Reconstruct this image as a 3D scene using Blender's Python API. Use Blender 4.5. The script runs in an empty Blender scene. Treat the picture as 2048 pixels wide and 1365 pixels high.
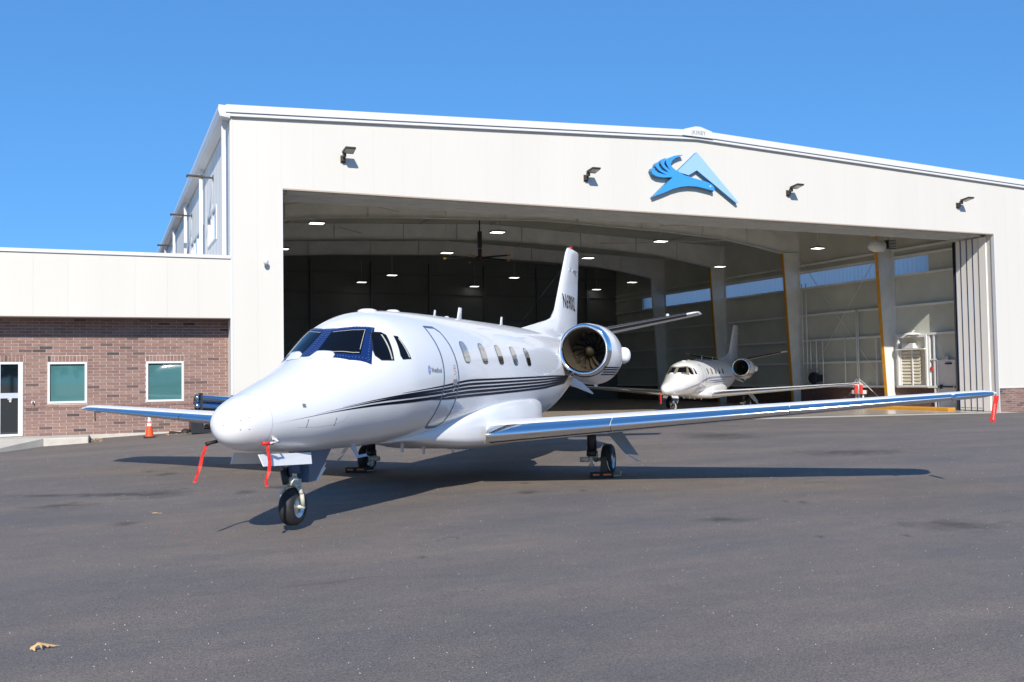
import bpy, bmesh, math, random
from mathutils import Vector, Matrix
random.seed(7)
S = bpy.context.scene
COL = S.collection

# ------------------------------------------------------------------ camera
cam = bpy.data.cameras.new('camera'); cob = bpy.data.objects.new('camera', cam); COL.objects.link(cob)
cam.sensor_width = 36; cam.lens = 1884.48/2048*36; cam.clip_start = .05; cam.clip_end = 3000
PITCH, ROLL, YAW = .0367, -.0156, .4095
_f = Vector((math.sin(YAW)*math.cos(PITCH), math.cos(YAW)*math.cos(PITCH), math.sin(PITCH)))
_r = Vector((math.cos(YAW), -math.sin(YAW), 0)); _u = _r.cross(_f)
_R = _r*math.cos(ROLL)+_u*math.sin(ROLL); _U = _u*math.cos(ROLL)-_r*math.sin(ROLL)
cob.matrix_world = Matrix(((_R.x,_U.x,-_f.x,0),(_R.y,_U.y,-_f.y,0),(_R.z,_U.z,-_f.z,1.816),(0,0,0,1)))
S.camera = cob

# ------------------------------------------------------------------ sky, sun, exposure
SUN = Vector((-.36,-1,.72)).normalized()
EL = math.asin(SUN.z); AZ = math.atan2(SUN.x, SUN.y)
W = bpy.data.worlds.new('World'); S.world = W; W.use_nodes = True
nt = W.node_tree; bg = nt.nodes['Background']
sky = nt.nodes.new('ShaderNodeTexSky'); sky.sky_type = 'NISHITA'; sky.sun_disc = False
sky.sun_elevation = EL; sky.sun_rotation = AZ; sky.altitude = 100; sky.air_density = 1.0; sky.dust_density = .08; sky.ozone_density = 3.0
gm = nt.nodes.new('ShaderNodeGamma'); gm.inputs[1].default_value = .5
hs = nt.nodes.new('ShaderNodeMix'); hs.data_type = 'RGBA'; hs.blend_type = 'MULTIPLY'; hs.inputs[0].default_value = 1; hs.inputs[7].default_value = (.67,1.60,2.85,1) #; hs.inputs['Saturation'].default_value = 1.32; hs.inputs['Hue'].default_value = .509; hs.inputs['Value'].default_value = 1.10
nt.links.new(sky.outputs[0], gm.inputs[0]); nt.links.new(gm.outputs[0], hs.inputs[6]); nt.links.new(hs.outputs[2], bg.inputs[0]); bg.inputs[1].default_value = .115
sl = bpy.data.lights.new('sun', 'SUN'); sl.energy = 5.0; sl.angle = math.radians(.5); sl.color = (1,.935,.84)
so = bpy.data.objects.new('sun', sl); COL.objects.link(so); so.rotation_euler = SUN.to_track_quat('Z','Y').to_euler(); so.location = (-20,-40,40)
S.view_settings.view_transform = 'Standard'; S.view_settings.look = 'None'
S.view_settings.exposure = 0.13; S.view_settings.gamma = 1; S.view_settings.use_curve_mapping = False

# ------------------------------------------------------------------ materials
MATS = {}
def mat(name, col=(.5,.5,.5), rough=.5, metal=0, spec=.5, var=0, vscale=8, coat=0, emit=0, bump=0, bscale=60, stretch=(1,1,1), col2=None, trans=0):
    if name in MATS: return MATS[name]
    m = bpy.data.materials.new(name); m.use_nodes = True; n = m.node_tree.nodes; l = m.node_tree.links
    b = n['Principled BSDF']; b.inputs['Base Color'].default_value = (*col,1); b.inputs['Roughness'].default_value = rough
    b.inputs['Metallic'].default_value = metal; b.inputs['Specular IOR Level'].default_value = spec
    if coat: b.inputs['Coat Weight'].default_value = coat; b.inputs['Coat Roughness'].default_value = .03
    if emit: b.inputs['Emission Color'].default_value = (*col,1); b.inputs['Emission Strength'].default_value = emit
    if trans: b.inputs['Transmission Weight'].default_value = trans
    tc = n.new('ShaderNodeTexCoord'); mp = n.new('ShaderNodeMapping'); mp.inputs['Scale'].default_value = stretch
    l.new(tc.outputs['Object'], mp.inputs[0])
    if var or col2:
        t = n.new('ShaderNodeTexNoise'); t.inputs['Scale'].default_value = vscale; t.inputs['Detail'].default_value = 8; t.inputs['Roughness'].default_value = .6
        l.new(mp.outputs[0], t.inputs[0])
        r = n.new('ShaderNodeValToRGB'); l.new(t.outputs[0], r.inputs[0])
        c2 = col2 or tuple(c*(1+var) for c in col); c1 = col if col2 else tuple(c*(1-var) for c in col)
        r.color_ramp.elements[0].position = .3; r.color_ramp.elements[1].position = .7
        r.color_ramp.elements[0].color = (*c1,1); r.color_ramp.elements[1].color = (*c2,1); l.new(r.outputs[0], b.inputs['Base Color'])
    if bump:
        t = n.new('ShaderNodeTexNoise'); t.inputs['Scale'].default_value = bscale; t.inputs['Detail'].default_value = 4; l.new(mp.outputs[0], t.inputs[0])
        bp = n.new('ShaderNodeBump'); bp.inputs['Strength'].default_value = bump; bp.inputs['Distance'].default_value = .02
        l.new(t.outputs[0], bp.inputs['Height']); l.new(bp.outputs[0], b.inputs['Normal'])
    MATS[name] = m; return m

panel_m = mat('white_panel', (.625,.60,.545), .55, var=.03, vscale=.35, stretch=(1,1,.15))
panel2_m = mat('white_panel_b', (.62,.595,.54), .55, var=.03, vscale=.35, stretch=(1,1,.15))
side_lit_m = mat('side_panel_lightened', (.84,.80,.73), .6)  # white panel copy, colour lightened to stand for sun on walls and leaf ends
trim_m = mat('trim_white', (.66,.66,.66), .4, var=.02, vscale=2)
groove_m = mat('trim_groove', (.20,.25,.36), .6)
liner_m = mat('liner', (.55,.56,.49), .35, var=.10, vscale=.5, bump=.15, bscale=3)
roofin_m = mat('roof_liner', (.58,.58,.50), .5, var=.15, vscale=.4, bump=.2, bscale=2)
steel_m = mat('grey_steel', (.68,.69,.66), .38, var=.10, vscale=1.2)
steelw_m = mat('white_steel', (.72,.73,.72), .4, var=.05)
yellow_m = mat('yellow_paint', (.66,.31,.03), .5, var=.1, vscale=4)
dark_m = mat('dark_void', (.03,.03,.035), .8)
black_m = mat('black_rubber', (.018,.018,.02), .65, var=.3, vscale=20)
blackp_m = mat('black_paint', (.02,.021,.024), .4)
conc_m = mat('concrete', (.55,.51,.44), .75, var=.12, vscale=3, bump=.2, bscale=30)
brass_m = mat('bronze_housing', (.055,.047,.04), .45, metal=.3)
lens_m = mat('lamp_lens', (.42,.40,.34), .25, var=.2, vscale=30)
led_m = mat('led_panel', (1,.99,.94), .5, emit=3)
white_m = mat('aircraft_white', (.78,.78,.785), .25, spec=.45, coat=.5)
white2_m = mat('aircraft_white_matt', (.76,.765,.77), .4)
chrome_m = mat('polished_metal', (.80,.82,.85), .09, metal=1, bump=.03, bscale=5)
chrome2_m = mat('dull_metal', (.62,.62,.60), .3, metal=.9)
navy_m = mat('navy_stripe', (.004,.006,.016), .4, spec=.12)
blue_m = mat('blue_stripe', (.03,.07,.25), .3, coat=.6)
seal_m = mat('door_seal', (.07,.12,.22), .4)
wsf_m = mat('windscreen_frame', (.007,.026,.12), .35, spec=.3)
glass_m = mat('cockpit_glass', (.004,.005,.008), .06, spec=.22)
cabglass_m = mat('cabin_glass', (.33,.31,.27), .06, coat=1, spec=.8)
shade_m = mat('cabin_dark', (.03,.025,.022), .1, coat=1)
teal_m = mat('teal_glass', (.06,.17,.17), .03, spec=.9, coat=1)
dglass_m = mat('door_glass', (.006,.010,.014), .03, spec=.9, coat=1)
red_m = mat('red_ribbon', (.60,.022,.015), .55, var=.2, vscale=15)
redt_m = mat('pink_letters', (.95,.45,.42), .6)
orange_m = mat('cone_orange', (.85,.085,.012), .5, var=.08)
gear_m = mat('gear_cream', (.58,.56,.46), .4, var=.1, vscale=15)
duct_m = mat('inlet_duct', (.15,.125,.085), .35, metal=.5, var=.15, vscale=5)
fan_m = mat('fan_blade', (.20,.17,.12), .3, metal=.8)
tube_m = mat('blue_chrome', (.42,.56,.72), .12, metal=1)
leaf_m = mat('dry_leaf', (.62,.38,.17), .7, var=.2, vscale=30)
peb_m = mat('pale_grit', (.85,.84,.80), .5)
eagle_m = mat('eagle_blue', (.045,.30,.80), .45)
peak_m = mat('peak_blue', (.30,.50,.80), .45)
edge_m = mat('logo_edge', (.05,.22,.38), .45)
orl_m = mat('chock_orange', (.90,.22,.03), .5)
strip_m = mat('skylight_sheet', (.30,.44,.58), .4)
_n=strip_m.node_tree; _t=_n.nodes.new('ShaderNodeBsdfTranslucent'); _t.inputs[0].default_value=(.95,.95,.95,1); _n.links.new(_t.outputs[0],_n.nodes['Material Output'].inputs[0])
louv_m = mat('louvre_cream', (.66,.62,.50), .5)
red2_m = mat('red_plastic', (.6,.04,.03), .4)
hose_m = mat('hose_blue', (.02,.06,.22), .35)
leafg_m = mat('tree_green', (.05,.085,.03), .9, var=.4, vscale=2)
bark_m = mat('bark', (.10,.07,.05), .9)
br_cols = [((.255,.155,.130),10),((.275,.172,.145),9),((.24,.143,.122),8),((.295,.188,.160),4),((.215,.128,.112),3),((.13,.085,.078),1.2),((.08,.06,.058),.5)]
BR = [mat('brick_%d'%i, c, .85, var=.22, vscale=9, stretch=(.6,1,3), bump=.4, bscale=60) for i,(c,w) in enumerate(br_cols)]
BRW = [w for c,w in br_cols]
mortar_m = mat('mortar', (.62,.55,.48), .9, var=.1, vscale=20)

STAINS = [(0.84, 16.29, 0.51, 0.68), (0.14, 16.56, 0.68, 0.3), (-0.94, 17.04, 0.77, 0.23), (0.25, 13.11, 0.21, 0.19), (2.73, 16.18, 0.26, 0.31), (2.1, 15.77, 0.21, 0.29), (1.09, 19.42, 0.21, 0.31), (0.85, 20.12, 0.19, 0.22), (6.05, 13.43, 0.22, 0.26), (6.56, 14.54, 0.15, 0.15), (6.87, 13.16, 0.06, 0.13), (16.22, 22.5, 1.25, 1.86), (7.2, 8.2, 0.06, 0.1), (8.06, 7.81, 0.05, 0.1), (8.75, 10.65, 0.05, 0.16), (8.89, 10.46, 0.08, 0.16), (7.03, 9.69, 0.36, 0.21), (-0.59, 15.5, 0.47, 0.32), (9.05, 8.12, 0.67, 0.4), (4.39, 21.96, 0.49, 0.43), (15.2, 16.28, 1.46, 0.84), (2.95, 9.15, 0.05, 0.08)]
def asphalt():
    m = bpy.data.materials.new('asphalt'); m.use_nodes = True; n = m.node_tree.nodes; l = m.node_tree.links; b = n['Principled BSDF']
    tc = n.new('ShaderNodeTexCoord')
    def noise(scale, st=(1,1,1), det=4, rough=.55, loc=(0,0,0)):
        mp = n.new('ShaderNodeMapping'); mp.inputs['Scale'].default_value = st; mp.inputs['Location'].default_value = loc; l.new(tc.outputs['Object'], mp.inputs[0])
        t = n.new('ShaderNodeTexNoise'); t.inputs['Scale'].default_value = scale; t.inputs['Detail'].default_value = det; t.inputs['Roughness'].default_value = rough
        l.new(mp.outputs[0], t.inputs[0]); return t.outputs[0]
    def ramp(src, a, b_, ca, cb):
        r = n.new('ShaderNodeValToRGB'); l.new(src, r.inputs[0]); e = r.color_ramp.elements
        e[0].position = a; e[1].position = b_; e[0].color = (*ca,1); e[1].color = (*cb,1); return r.outputs[0]
    def mix(kind, f, a, b_):
        x = n.new('ShaderNodeMix'); x.data_type = 'RGBA'; x.blend_type = kind
        for s_, v in ((x.inputs[0], f), (x.inputs[6], a), (x.inputs[7], b_)):
            if isinstance(v, (int, float)): s_.default_value = v
            elif isinstance(v, tuple): s_.default_value = (*v,1)
            else: l.new(v, s_)
        return x.outputs[2]
    base = ramp(noise(.60,(.45,1.0,1),8,.68), .34,.66, (.140,.128,.120), (.208,.172,.142))
    lanes = ramp(noise(.8,(.12,1.1,1),7,.7,(3,7,0)), .35,.68, (.92,.92,.93), (1.05,1.05,1.04))
    base = mix('MULTIPLY', 1.0, base, lanes)
    fine = ramp(noise(70,(1,1,1),3,.7), .3,.7, (.50,.50,.52), (1.50,1.48,1.46))
    base = mix('MULTIPLY', 1.0, base, fine)
    mid = ramp(noise(5,(.8,1.0,1),9,.78,(9,0,0)), .3,.7, (.86,.87,.90), (1.12,1.11,1.08))
    base = mix('MULTIPLY', 1.0, base, mid)
    gr = ramp(noise(26,(1,1,1),5,.8,(4,4,0)), .34,.66, (.78,.78,.80), (1.22,1.21,1.18))
    base = mix('MULTIPLY', 1.0, base, gr)
    stain = ramp(noise(.8,(.45,1.5,1),5,.6,(2.2,5.1,0)), .66,.76, (1,1,1), (.55,.58,.58))
    base = mix('MULTIPLY', 1.0, base, stain)
    vo = n.new('ShaderNodeTexVoronoi'); vo.inputs['Scale'].default_value = 17; l.new(tc.outputs['Object'], vo.inputs[0])
    sz = n.new('ShaderNodeMath'); sz.operation = 'MULTIPLY_ADD'; l.new(vo.outputs['Color'], sz.inputs[0]); sz.inputs[1].default_value = .13; sz.inputs[2].default_value = -.035
    lt = n.new('ShaderNodeMath'); lt.operation = 'LESS_THAN'; l.new(vo.outputs['Distance'], lt.inputs[0]); l.new(sz.outputs[0], lt.inputs[1])
    base = mix('MIX', lt.outputs[0], base, (.27,.26,.25))
    wob = noise(3.0,(1,1,1),6,.7,(1,2,3)); acc = None
    for (sx_,sy_,rx_,ry_) in STAINS:
        mp = n.new('ShaderNodeMapping'); mp.vector_type = 'TEXTURE'; mp.inputs['Location'].default_value = (sx_,sy_,0); mp.inputs['Rotation'].default_value = (0,0,-.41); mp.inputs['Scale'].default_value = (rx_*1.25,ry_*1.25,100)
        l.new(tc.outputs['Object'], mp.inputs[0]); ln = n.new('ShaderNodeVectorMath'); ln.operation = 'LENGTH'; l.new(mp.outputs[0], ln.inputs[0])
        ad = n.new('ShaderNodeMath'); ad.operation = 'MULTIPLY_ADD'; l.new(wob, ad.inputs[0]); ad.inputs[1].default_value = 2.6; l.new(ln.outputs['Value'], ad.inputs[2])
        r = n.new('ShaderNodeMapRange'); r.inputs[1].default_value = 1.35; r.inputs[2].default_value = 2.25; r.inputs[3].default_value = .50; r.inputs[4].default_value = 1.0; l.new(ad.outputs[0], r.inputs[0])
        if acc is None: acc = r.outputs[0]
        else: q = n.new('ShaderNodeMath'); q.operation = 'MULTIPLY'; l.new(acc, q.inputs[0]); l.new(r.outputs[0], q.inputs[1]); acc = q.outputs[0]
    base = mix('MULTIPLY', 1.0, base, acc)
    l.new(base, b.inputs['Base Color']); b.inputs['Roughness'].default_value = .8; b.inputs['Specular IOR Level'].default_value = .35
    bp = n.new('ShaderNodeBump'); bp.inputs['Strength'].default_value = .5; bp.inputs['Distance'].default_value = .01
    l.new(noise(90,(1,1,1),3,.7), bp.inputs['Height']); l.new(bp.outputs[0], b.inputs['Normal'])
    return m
asphalt_m = asphalt()

def hangar_floor():
    m = mat('hangar_floor', (.48,.41,.33), .22, var=.12, vscale=.8, spec=.5); return m
floor_m = hangar_floor()


def pchip(xs,ys,x):
    n=len(xs)
    if x<=xs[0]: return ys[0]
    if x>=xs[-1]: return ys[-1]
    i=0
    while xs[i+1]<x: i+=1
    def d(k):
        if k<=0 or k>=n-1:
            j=0 if k<=0 else n-2
            return (ys[j+1]-ys[j])/(xs[j+1]-xs[j])
        a=(ys[k]-ys[k-1])/(xs[k]-xs[k-1]); b=(ys[k+1]-ys[k])/(xs[k+1]-xs[k])
        return 0 if a*b<=0 else 2*a*b/(a+b)
    h=xs[i+1]-xs[i]; t=(x-xs[i])/h; m0=d(i)*h; m1=d(i+1)*h
    return ((2*t**3-3*t*t+1)*ys[i]+(t**3-2*t*t+t)*m0+(-2*t**3+3*t*t)*ys[i+1]+(t**3-t*t)*m1)
# x, top, bottom, half width, height of widest
FS=[(-1.38,1.265,1.255,.005,1.26),(-1.372,1.355,1.165,.10,1.262),(-1.325,1.44,1.085,.195,1.265),(-1.21,1.515,1.015,.28,1.27),(-1.0,1.59,.96,.36,1.28),
(-.6,1.715,.92,.465,1.31),(-.2,1.845,.89,.565,1.34),(.1,1.95,.875,.63,1.38),(.45,2.105,.865,.69,1.45),(.8,2.325,.86,.755,1.53),(1.2,2.555,.85,.84,1.63),
(1.7,2.69,.85,.925,1.72),(2.4,2.755,.85,.96,1.79),(3.4,2.79,.85,.975,1.82),(6,2.83,.86,.98,1.845),(8.4,2.85,.88,.975,1.86),(9.2,2.85,.96,.95,1.88),(10.2,2.83,1.18,.86,1.98),
(11.4,2.77,1.48,.68,2.10),(12.6,2.66,1.80,.46,2.22),(13.6,2.53,2.04,.27,2.28),(14.25,2.42,2.20,.12,2.31),(14.45,2.33,2.30,.02,2.315)]
FX=[s[0] for s in FS]
def fsec(x): return [pchip(FX,[s[k] for s in FS],x) for k in (1,2,3,4)]
def fpt(x,th,off=0.0):
    "point on the fuselage; th = 0 left side, pi/2 top"
    zt,zb,w,zc=fsec(x); c,s=math.cos(th),math.sin(th)
    e=2/pchip([-1.5,-.2,.6,2.0,9,12],[2,2.0,2.0,2.05,2.1,2.0],x)
    y=w*math.copysign(abs(c)**e,c)
    h=(zt-zc) if s>=0 else (zc-zb)
    z=zc+h*math.copysign(abs(s)**e,s)
    if off:
        L=math.hypot(y/w/w,(z-zc)/h/h) or 1
        y+=off*y/w/w/L; z+=off*(z-zc)/h/h/L
    return (x,y,z)
def fside(x,z,off=0.0):
    "left-side surface point at station x and height z"
    zt,zb,w,zc=fsec(x); h=(zt-zc) if z>=zc else (zc-zb)
    e=pchip([-1.5,-.2,.6,2.0,9,12],[2,2.0,2.0,2.05,2.1,2.0],x)
    t=min(1,abs(z-zc)/h); y=w*(max(0,1-t**e))**(1/e)
    L=math.hypot(y/w/w,(z-zc)/h/h) or 1
    return (x,y+off*y/w/w/L,z+off*(z-zc)/h/h/L)

# ------------------------------------------------------------------ helpers
def lin(a,b,t): return a+(b-a)*t
class MB:
    def __init__(s): s.v=[]; s.f=[]; s.m=[]; s.smooth=[]
    def add(s, vs, fs, mi=0, sm=False):
        o=len(s.v); s.v+= [tuple(p) for p in vs]; s.f += [tuple(i+o for i in f) for f in fs]; s.m += [mi]*len(fs); s.smooth += [sm]*len(fs); return s
    def box(s, x0,x1,y0,y1,z0,z1, mi=0):
        return s.add([(x0,y0,z0),(x1,y0,z0),(x1,y1,z0),(x0,y1,z0),(x0,y0,z1),(x1,y0,z1),(x1,y1,z1),(x0,y1,z1)],
            [(0,3,2,1),(4,5,6,7),(0,1,5,4),(1,2,6,5),(2,3,7,6),(3,0,4,7)], mi)
    def hexa(s, pts, mi=0):
        return s.add(pts, [(0,3,2,1),(4,5,6,7),(0,1,5,4),(1,2,6,5),(2,3,7,6),(3,0,4,7)], mi)
    def tube(s, p0, p1, r0, r1=None, n=12, mi=0, caps=True, sm=True):
        r1 = r0 if r1 is None else r1; p0=Vector(p0); p1=Vector(p1); d=(p1-p0).normalized()
        a=d.orthogonal().normalized(); b=d.cross(a)
        vs=[p0+(a*math.cos(2*math.pi*i/n)+b*math.sin(2*math.pi*i/n))*r0 for i in range(n)]+[p1+(a*math.cos(2*math.pi*i/n)+b*math.sin(2*math.pi*i/n))*r1 for i in range(n)]
        s.add(vs, [(i,(i+1)%n,n+(i+1)%n,n+i) for i in range(n)], mi, sm)
        if caps: s.add(vs[:n],[tuple(range(n))[::-1]],mi); s.add(vs[n:],[tuple(range(n))],mi)
        return s
    def path(s, pts, r, n=8, mi=0):
        for a,b in zip(pts,pts[1:]): s.tube(a,b,r,r,n,mi)
        return s
    def loft(s, rings, mi=0, sm=True, cap0=False, cap1=False, closed=True):
        n=len(rings[0]); o=[]; vs=[p for r in rings for p in r]; fs=[]
        for k in range(len(rings)-1):
            for i in range(n if closed else n-1):
                j=(i+1)%n; fs.append((k*n+i,k*n+j,(k+1)*n+j,(k+1)*n+i))
        s.add(vs,fs,mi,sm)
        if cap0: s.add(rings[0],[tuple(range(n))[::-1]],mi)
        if cap1: s.add(rings[-1],[tuple(range(n))],mi)
        return s
    def lathe(s, prof, c, ax, n=32, mi=0, sm=True):
        "prof: (distance along ax, radius)"
        ax=Vector(ax).normalized(); a=ax.orthogonal().normalized(); b=ax.cross(a); c=Vector(c)
        rings=[[c+ax*t+(a*math.cos(2*math.pi*i/n)+b*math.sin(2*math.pi*i/n))*max(r,.0005) for i in range(n)] for t,r in prof]
        return s.loft(rings,mi,sm)
    def prism(s, poly, axis, d0, d1, mi=0, mside=None):
        "poly in the two other axes (axis y: poly = x,z)"
        def P(a,b,d): return (a,d,b) if axis=='y' else ((d,a,b) if axis=='x' else (a,b,d))
        n=len(poly); v0=[P(a,b,d0) for a,b in poly]; v1=[P(a,b,d1) for a,b in poly]
        s.add(v0,[tuple(range(n))],mi); s.add(v1,[tuple(range(n))[::-1]],mi)
        s.add(v0+v1,[(i,(i+1)%n,n+(i+1)%n,n+i) for i in range(n)], mi if mside is None else mside)
        return s
    def mesh(s, name, mats, flip=False, merge=True, bevel=0):
        me=bpy.data.meshes.new(name)
        vs=[(-x,y,z) for x,y,z in s.v] if flip else s.v
        me.from_pydata([tuple(v) for v in vs],[],s.f)
        for m in (mats if isinstance(mats,(list,tuple)) else [mats]): me.materials.append(m)
        me.polygons.foreach_set('material_index', s.m); me.polygons.foreach_set('use_smooth', s.smooth)
        bm=bmesh.new(); bm.from_mesh(me)
        if merge: bmesh.ops.remove_doubles(bm, verts=bm.verts, dist=.00005)
        bmesh.ops.recalc_face_normals(bm, faces=bm.faces)
        big=[f for f in bm.faces if len(f.verts)>5]
        if big: bmesh.ops.triangulate(bm, faces=big)
        bm.to_mesh(me); bm.free(); me.update(); return me
    def build(s, name, mats, parent=None, flip=False, merge=True, bevel=0):
        o=bpy.data.objects.new(name, s.mesh(name,mats,flip,merge)); COL.objects.link(o)
        if parent is not None: o.parent=parent
        if bevel:
            b=o.modifiers.new('bevel','BEVEL'); b.width=bevel; b.segments=2; b.limit_method='ANGLE'
        return o
def thing(name, label, cat, loc=(0,0,0), rotz=0, group=None, mw=None):
    o=bpy.data.objects.new(name,None); COL.objects.link(o); o.empty_display_size=.3
    o.location=loc; o.rotation_euler=(0,0,rotz)
    if mw is not None: o.matrix_world=mw
    o['label']=label; o['category']=cat
    if group: o['group']=group
    return o
def tag(o,label,cat,group=None):
    o['label']=label; o['category']=cat
    if group: o['group']=group
    return o
def stuff(o,label=None,cat=None):
    o['kind']='stuff'
    if label: o['label']=label; 
    if cat: o['category']=cat
    return o
def struct(o,label=None): o['kind']='structure'; return o
KIDS={}
def dup(root, mw=None, loc=None, rotz=None, label=None, group=None, skip=()):
    r=root.copy(); COL.objects.link(r)
    if mw is not None: r.matrix_world=mw
    if loc is not None: r.location=loc
    if rotz is not None: r.rotation_euler=(0,0,rotz)
    if label: r['label']=label
    if group: r['group']=group
    for ch in [o for o in ALL() if o.parent==root]:
        if ch.name.split('.')[0] in skip: continue
        c=ch.copy(); COL.objects.link(c); c.parent=r
        for g in [o for o in ALL() if o.parent==ch]:
            d=g.copy(); COL.objects.link(d); d.parent=c
    return r
def ALL(): return list(COL.objects)
def text(name, s, size, m, parent=None, mw=None, extrude=.002, space=1, sx=1, bold=.0):
    cu=bpy.data.curves.new(name,'FONT'); cu.body=s; cu.size=size; cu.extrude=extrude; cu.space_character=space; cu.align_x='CENTER'; cu.align_y='CENTER'; cu.offset=bold
    t=bpy.data.objects.new('tmp',cu); COL.objects.link(t); bpy.context.view_layer.update()
    me=bpy.data.meshes.new_from_object(t.evaluated_get(bpy.context.evaluated_depsgraph_get())); bpy.data.objects.remove(t)
    me.transform(Matrix.Diagonal((sx,1,1,1)))
    if mw is not None: me.transform(mw)
    me.materials.clear(); me.materials.append(m); me.name=name
    o=bpy.data.objects.new(name,me); COL.objects.link(o)
    if parent is not None: o.parent=parent
    return o

# ------------------------------------------------------------------ ground
def G(x,y):
    s=min(1,max(0,(y-15)/14)); s=s*s*(3-2*s)
    xx=min(max(x,-4.5),48)
    g=.16-.0122*(xx-3) if xx>=3 else .16-.04*(3-xx)
    return s*g
def grid(xs,ys,zf,name,m):
    vs=[(x,y,zf(x,y)) for y in ys for x in xs]; n=len(xs)
    fs=[(j*n+i,j*n+i+1,(j+1)*n+i+1,(j+1)*n+i) for j in range(len(ys)-1) for i in range(n-1)]
    mb=MB(); mb.add(vs,fs,0,True); return mb.build(name,m)
xs=[-1500,-700,-300,-120,-60,-35]+[i for i in range(-22,61,1)]+[75,100,160,300,700,1500]
ys=[-1500,-700,-300,-120,-50,-20]+[i*.5 for i in range(0,65)]+[33,34,36,40,50,75,100,160,300,700,1500]
struct(grid(xs,ys,G,'apron_ground',asphalt_m))
YF=32.0; XL=3.85; XR=41.6; YB=69.7; RX=22.2
def roofz(x): return 10.62+(11.42-10.62)*(x-XL)/(RX-XL) if x<RX else 11.42-(x-RX)*.0392
# hangar slab, about 2 cm above the asphalt, extends a little in front of the door
fx=[5.51]+[6+i for i in range(34)]+[39.9]
struct(grid([XL+.2]+fx[1:-1]+[40.0],[YF+.12]+[34,38,42,46,50,54,58,62,66,YB],lambda x,y:G(x,max(y,30))+.022,'hangar_floor',floor_m))
struct(grid([5.3]+[6+i for i in range(34)]+[39.3],[30.9,31.5,YF+.115],lambda x,y:G(x,y)+.010,'door_sill_slab',conc_m))

# ------------------------------------------------------------------ hangar
H = thing('hangar','large white metal hangar with its wide door open and a low gable roof','hangar',(0,0,0))
random.seed(3)
def panels(x0,x1,zb,zt,y0,y1,parent,w=1.067,name='wall_panel'):
    x=x0
    while x<x1-.01:
        e=min(x+w,x1)
        t0,t1=zt(x),zt(e); b0,b1=zb(x),zb(e)
        mb=MB(); g=.0009
        mb.hexa([(x+g,y0,b0),(e-g,y0,b1),(e-g,y1,b1),(x+g,y1,b0),(x+g,y0,t0),(e-g,y0,t1),(e-g,y1,t1),(x+g,y1,t0)])
        mb.build(name, random.choice([panel_m,panel_m,panel_m,panel2_m]), parent); x=e
DX0,DX1,DZ=5.508,39.15,8.255
JB=.88
panels(XL,DX0,lambda x:G(x,YF)-.1,lambda x:roofz(x),YF,YF+.1,H,.854)
panels(DX0,DX1,lambda x:DZ,lambda x:roofz(x),YF,YF+.1,H)
panels(DX1,XR,lambda x:JB,lambda x:roofz(x),YF,YF+.1,H,.817)
b=MB(); b.prism([(XL+.01,G(XL,YF)),(DX0-.01,G(DX0,YF)),(DX0-.01,DZ),(DX1+.01,DZ),(DX1+.01,JB),(XR-.01,JB),(XR-.01,roofz(XR)-.02),(RX,roofz(RX)-.02),(XL+.01,roofz(XL)-.02)],'y',YF+.104,YF+.16)
b.build('panel_backing',panel_m,H)
# jamb and header returns of the door opening
b=MB(); b.box(DX0-.03,DX0,YF+.165,YF+.7,G(DX0,YF),DZ).box(DX1,DX1+.03,YF+.165,YF+.5,G(DX1,YF)-.05,DZ); b.build('door_jamb',panel_m,H)
b=MB(); b.box(DX0-.01,DX0+.035,YF-.012,YF+.16,G(DX0,YF),DZ,0); b.build('jamb_trim',trim_m,H)
b=MB(); b.box(DX1-.035,DX1+.01,YF-.012,YF+.16,-.3,DZ+.02,0); b.build('jamb_trim',trim_m,H)
b=MB(); b.box(DX0+.04,DX1-.04,YF+.165,YF+2.6,DZ+.06,DZ+.75); b.build('door_header_box',liner_m,H)
b=MB(); b.box(DX0+.04,DX1-.04,YF-.01,YF+.16,DZ-.05,DZ-.001); b.build('header_trim',mat('header_trim_tan',(.40,.33,.27),.6),H)
for k in range(4):
    y=YF+.75+k*.42
    b=MB(); b.box(DX0+.3,DX1-.02,y-.05,y-.02,DZ-.06,DZ+.058,0).box(DX0+.3,DX1-.02,y+.06,y+.09,DZ-.06,DZ+.058,0).box(DX0+.3,DX1-.02,y-.02,y+.06,DZ+.02,DZ+.058,1)
    b.build('door_track',[steel_m,dark_m],H)
# rake trim
for x0,x1 in ((XL-.16,RX),(RX,XR+.14)):
    z0,z1=roofz(max(x0,XL)),roofz(min(x1,XR))
    if x0<XL: z0-=.007
    def bar(y0,y1,a,c,m,nm):
        b=MB(); b.hexa([(x0,y0,z0+a),(x1,y0,z1+a),(x1,y1,z1+a),(x0,y1,z0+a),(x0,y0,z0+c),(x1,y0,z1+c),(x1,y1,z1+c),(x0,y1,z0+c)]); b.build(nm,m,H)
    bar(YF-.16,YF+.25,.02,.27,trim_m,'rake_trim'); bar(YF-.10,YF+.25,-.02,.018,groove_m,'rake_shadow_groove')  # the groove bar's dark blue colour paints the shadow line between the trims
    bar(YF-.13,YF-.002,-.10,-.022,trim_m,'rake_lower_trim')
b=MB(); b.prism([(RX-.75,roofz(RX)-.0),(RX+.75,roofz(RX)-.03),(RX+.68,roofz(RX)+.25),(RX+.12,roofz(RX)+.40),(RX-.12,roofz(RX)+.40),(RX-.68,roofz(RX)+.25)],'y',YF-.21,YF-.187)
b.build('ridge_cap',trim_m,H)
kirby_m=mat('grey_letters',(.22,.22,.23),.5)
text('ridge_lettering','|KIRBY',.24,kirby_m,H,Matrix.Translation((RX+.02,YF-.213,roofz(RX)+.14))@Matrix.Rotation(math.radians(90),4,'X'),.002,1.05,.95)
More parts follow.
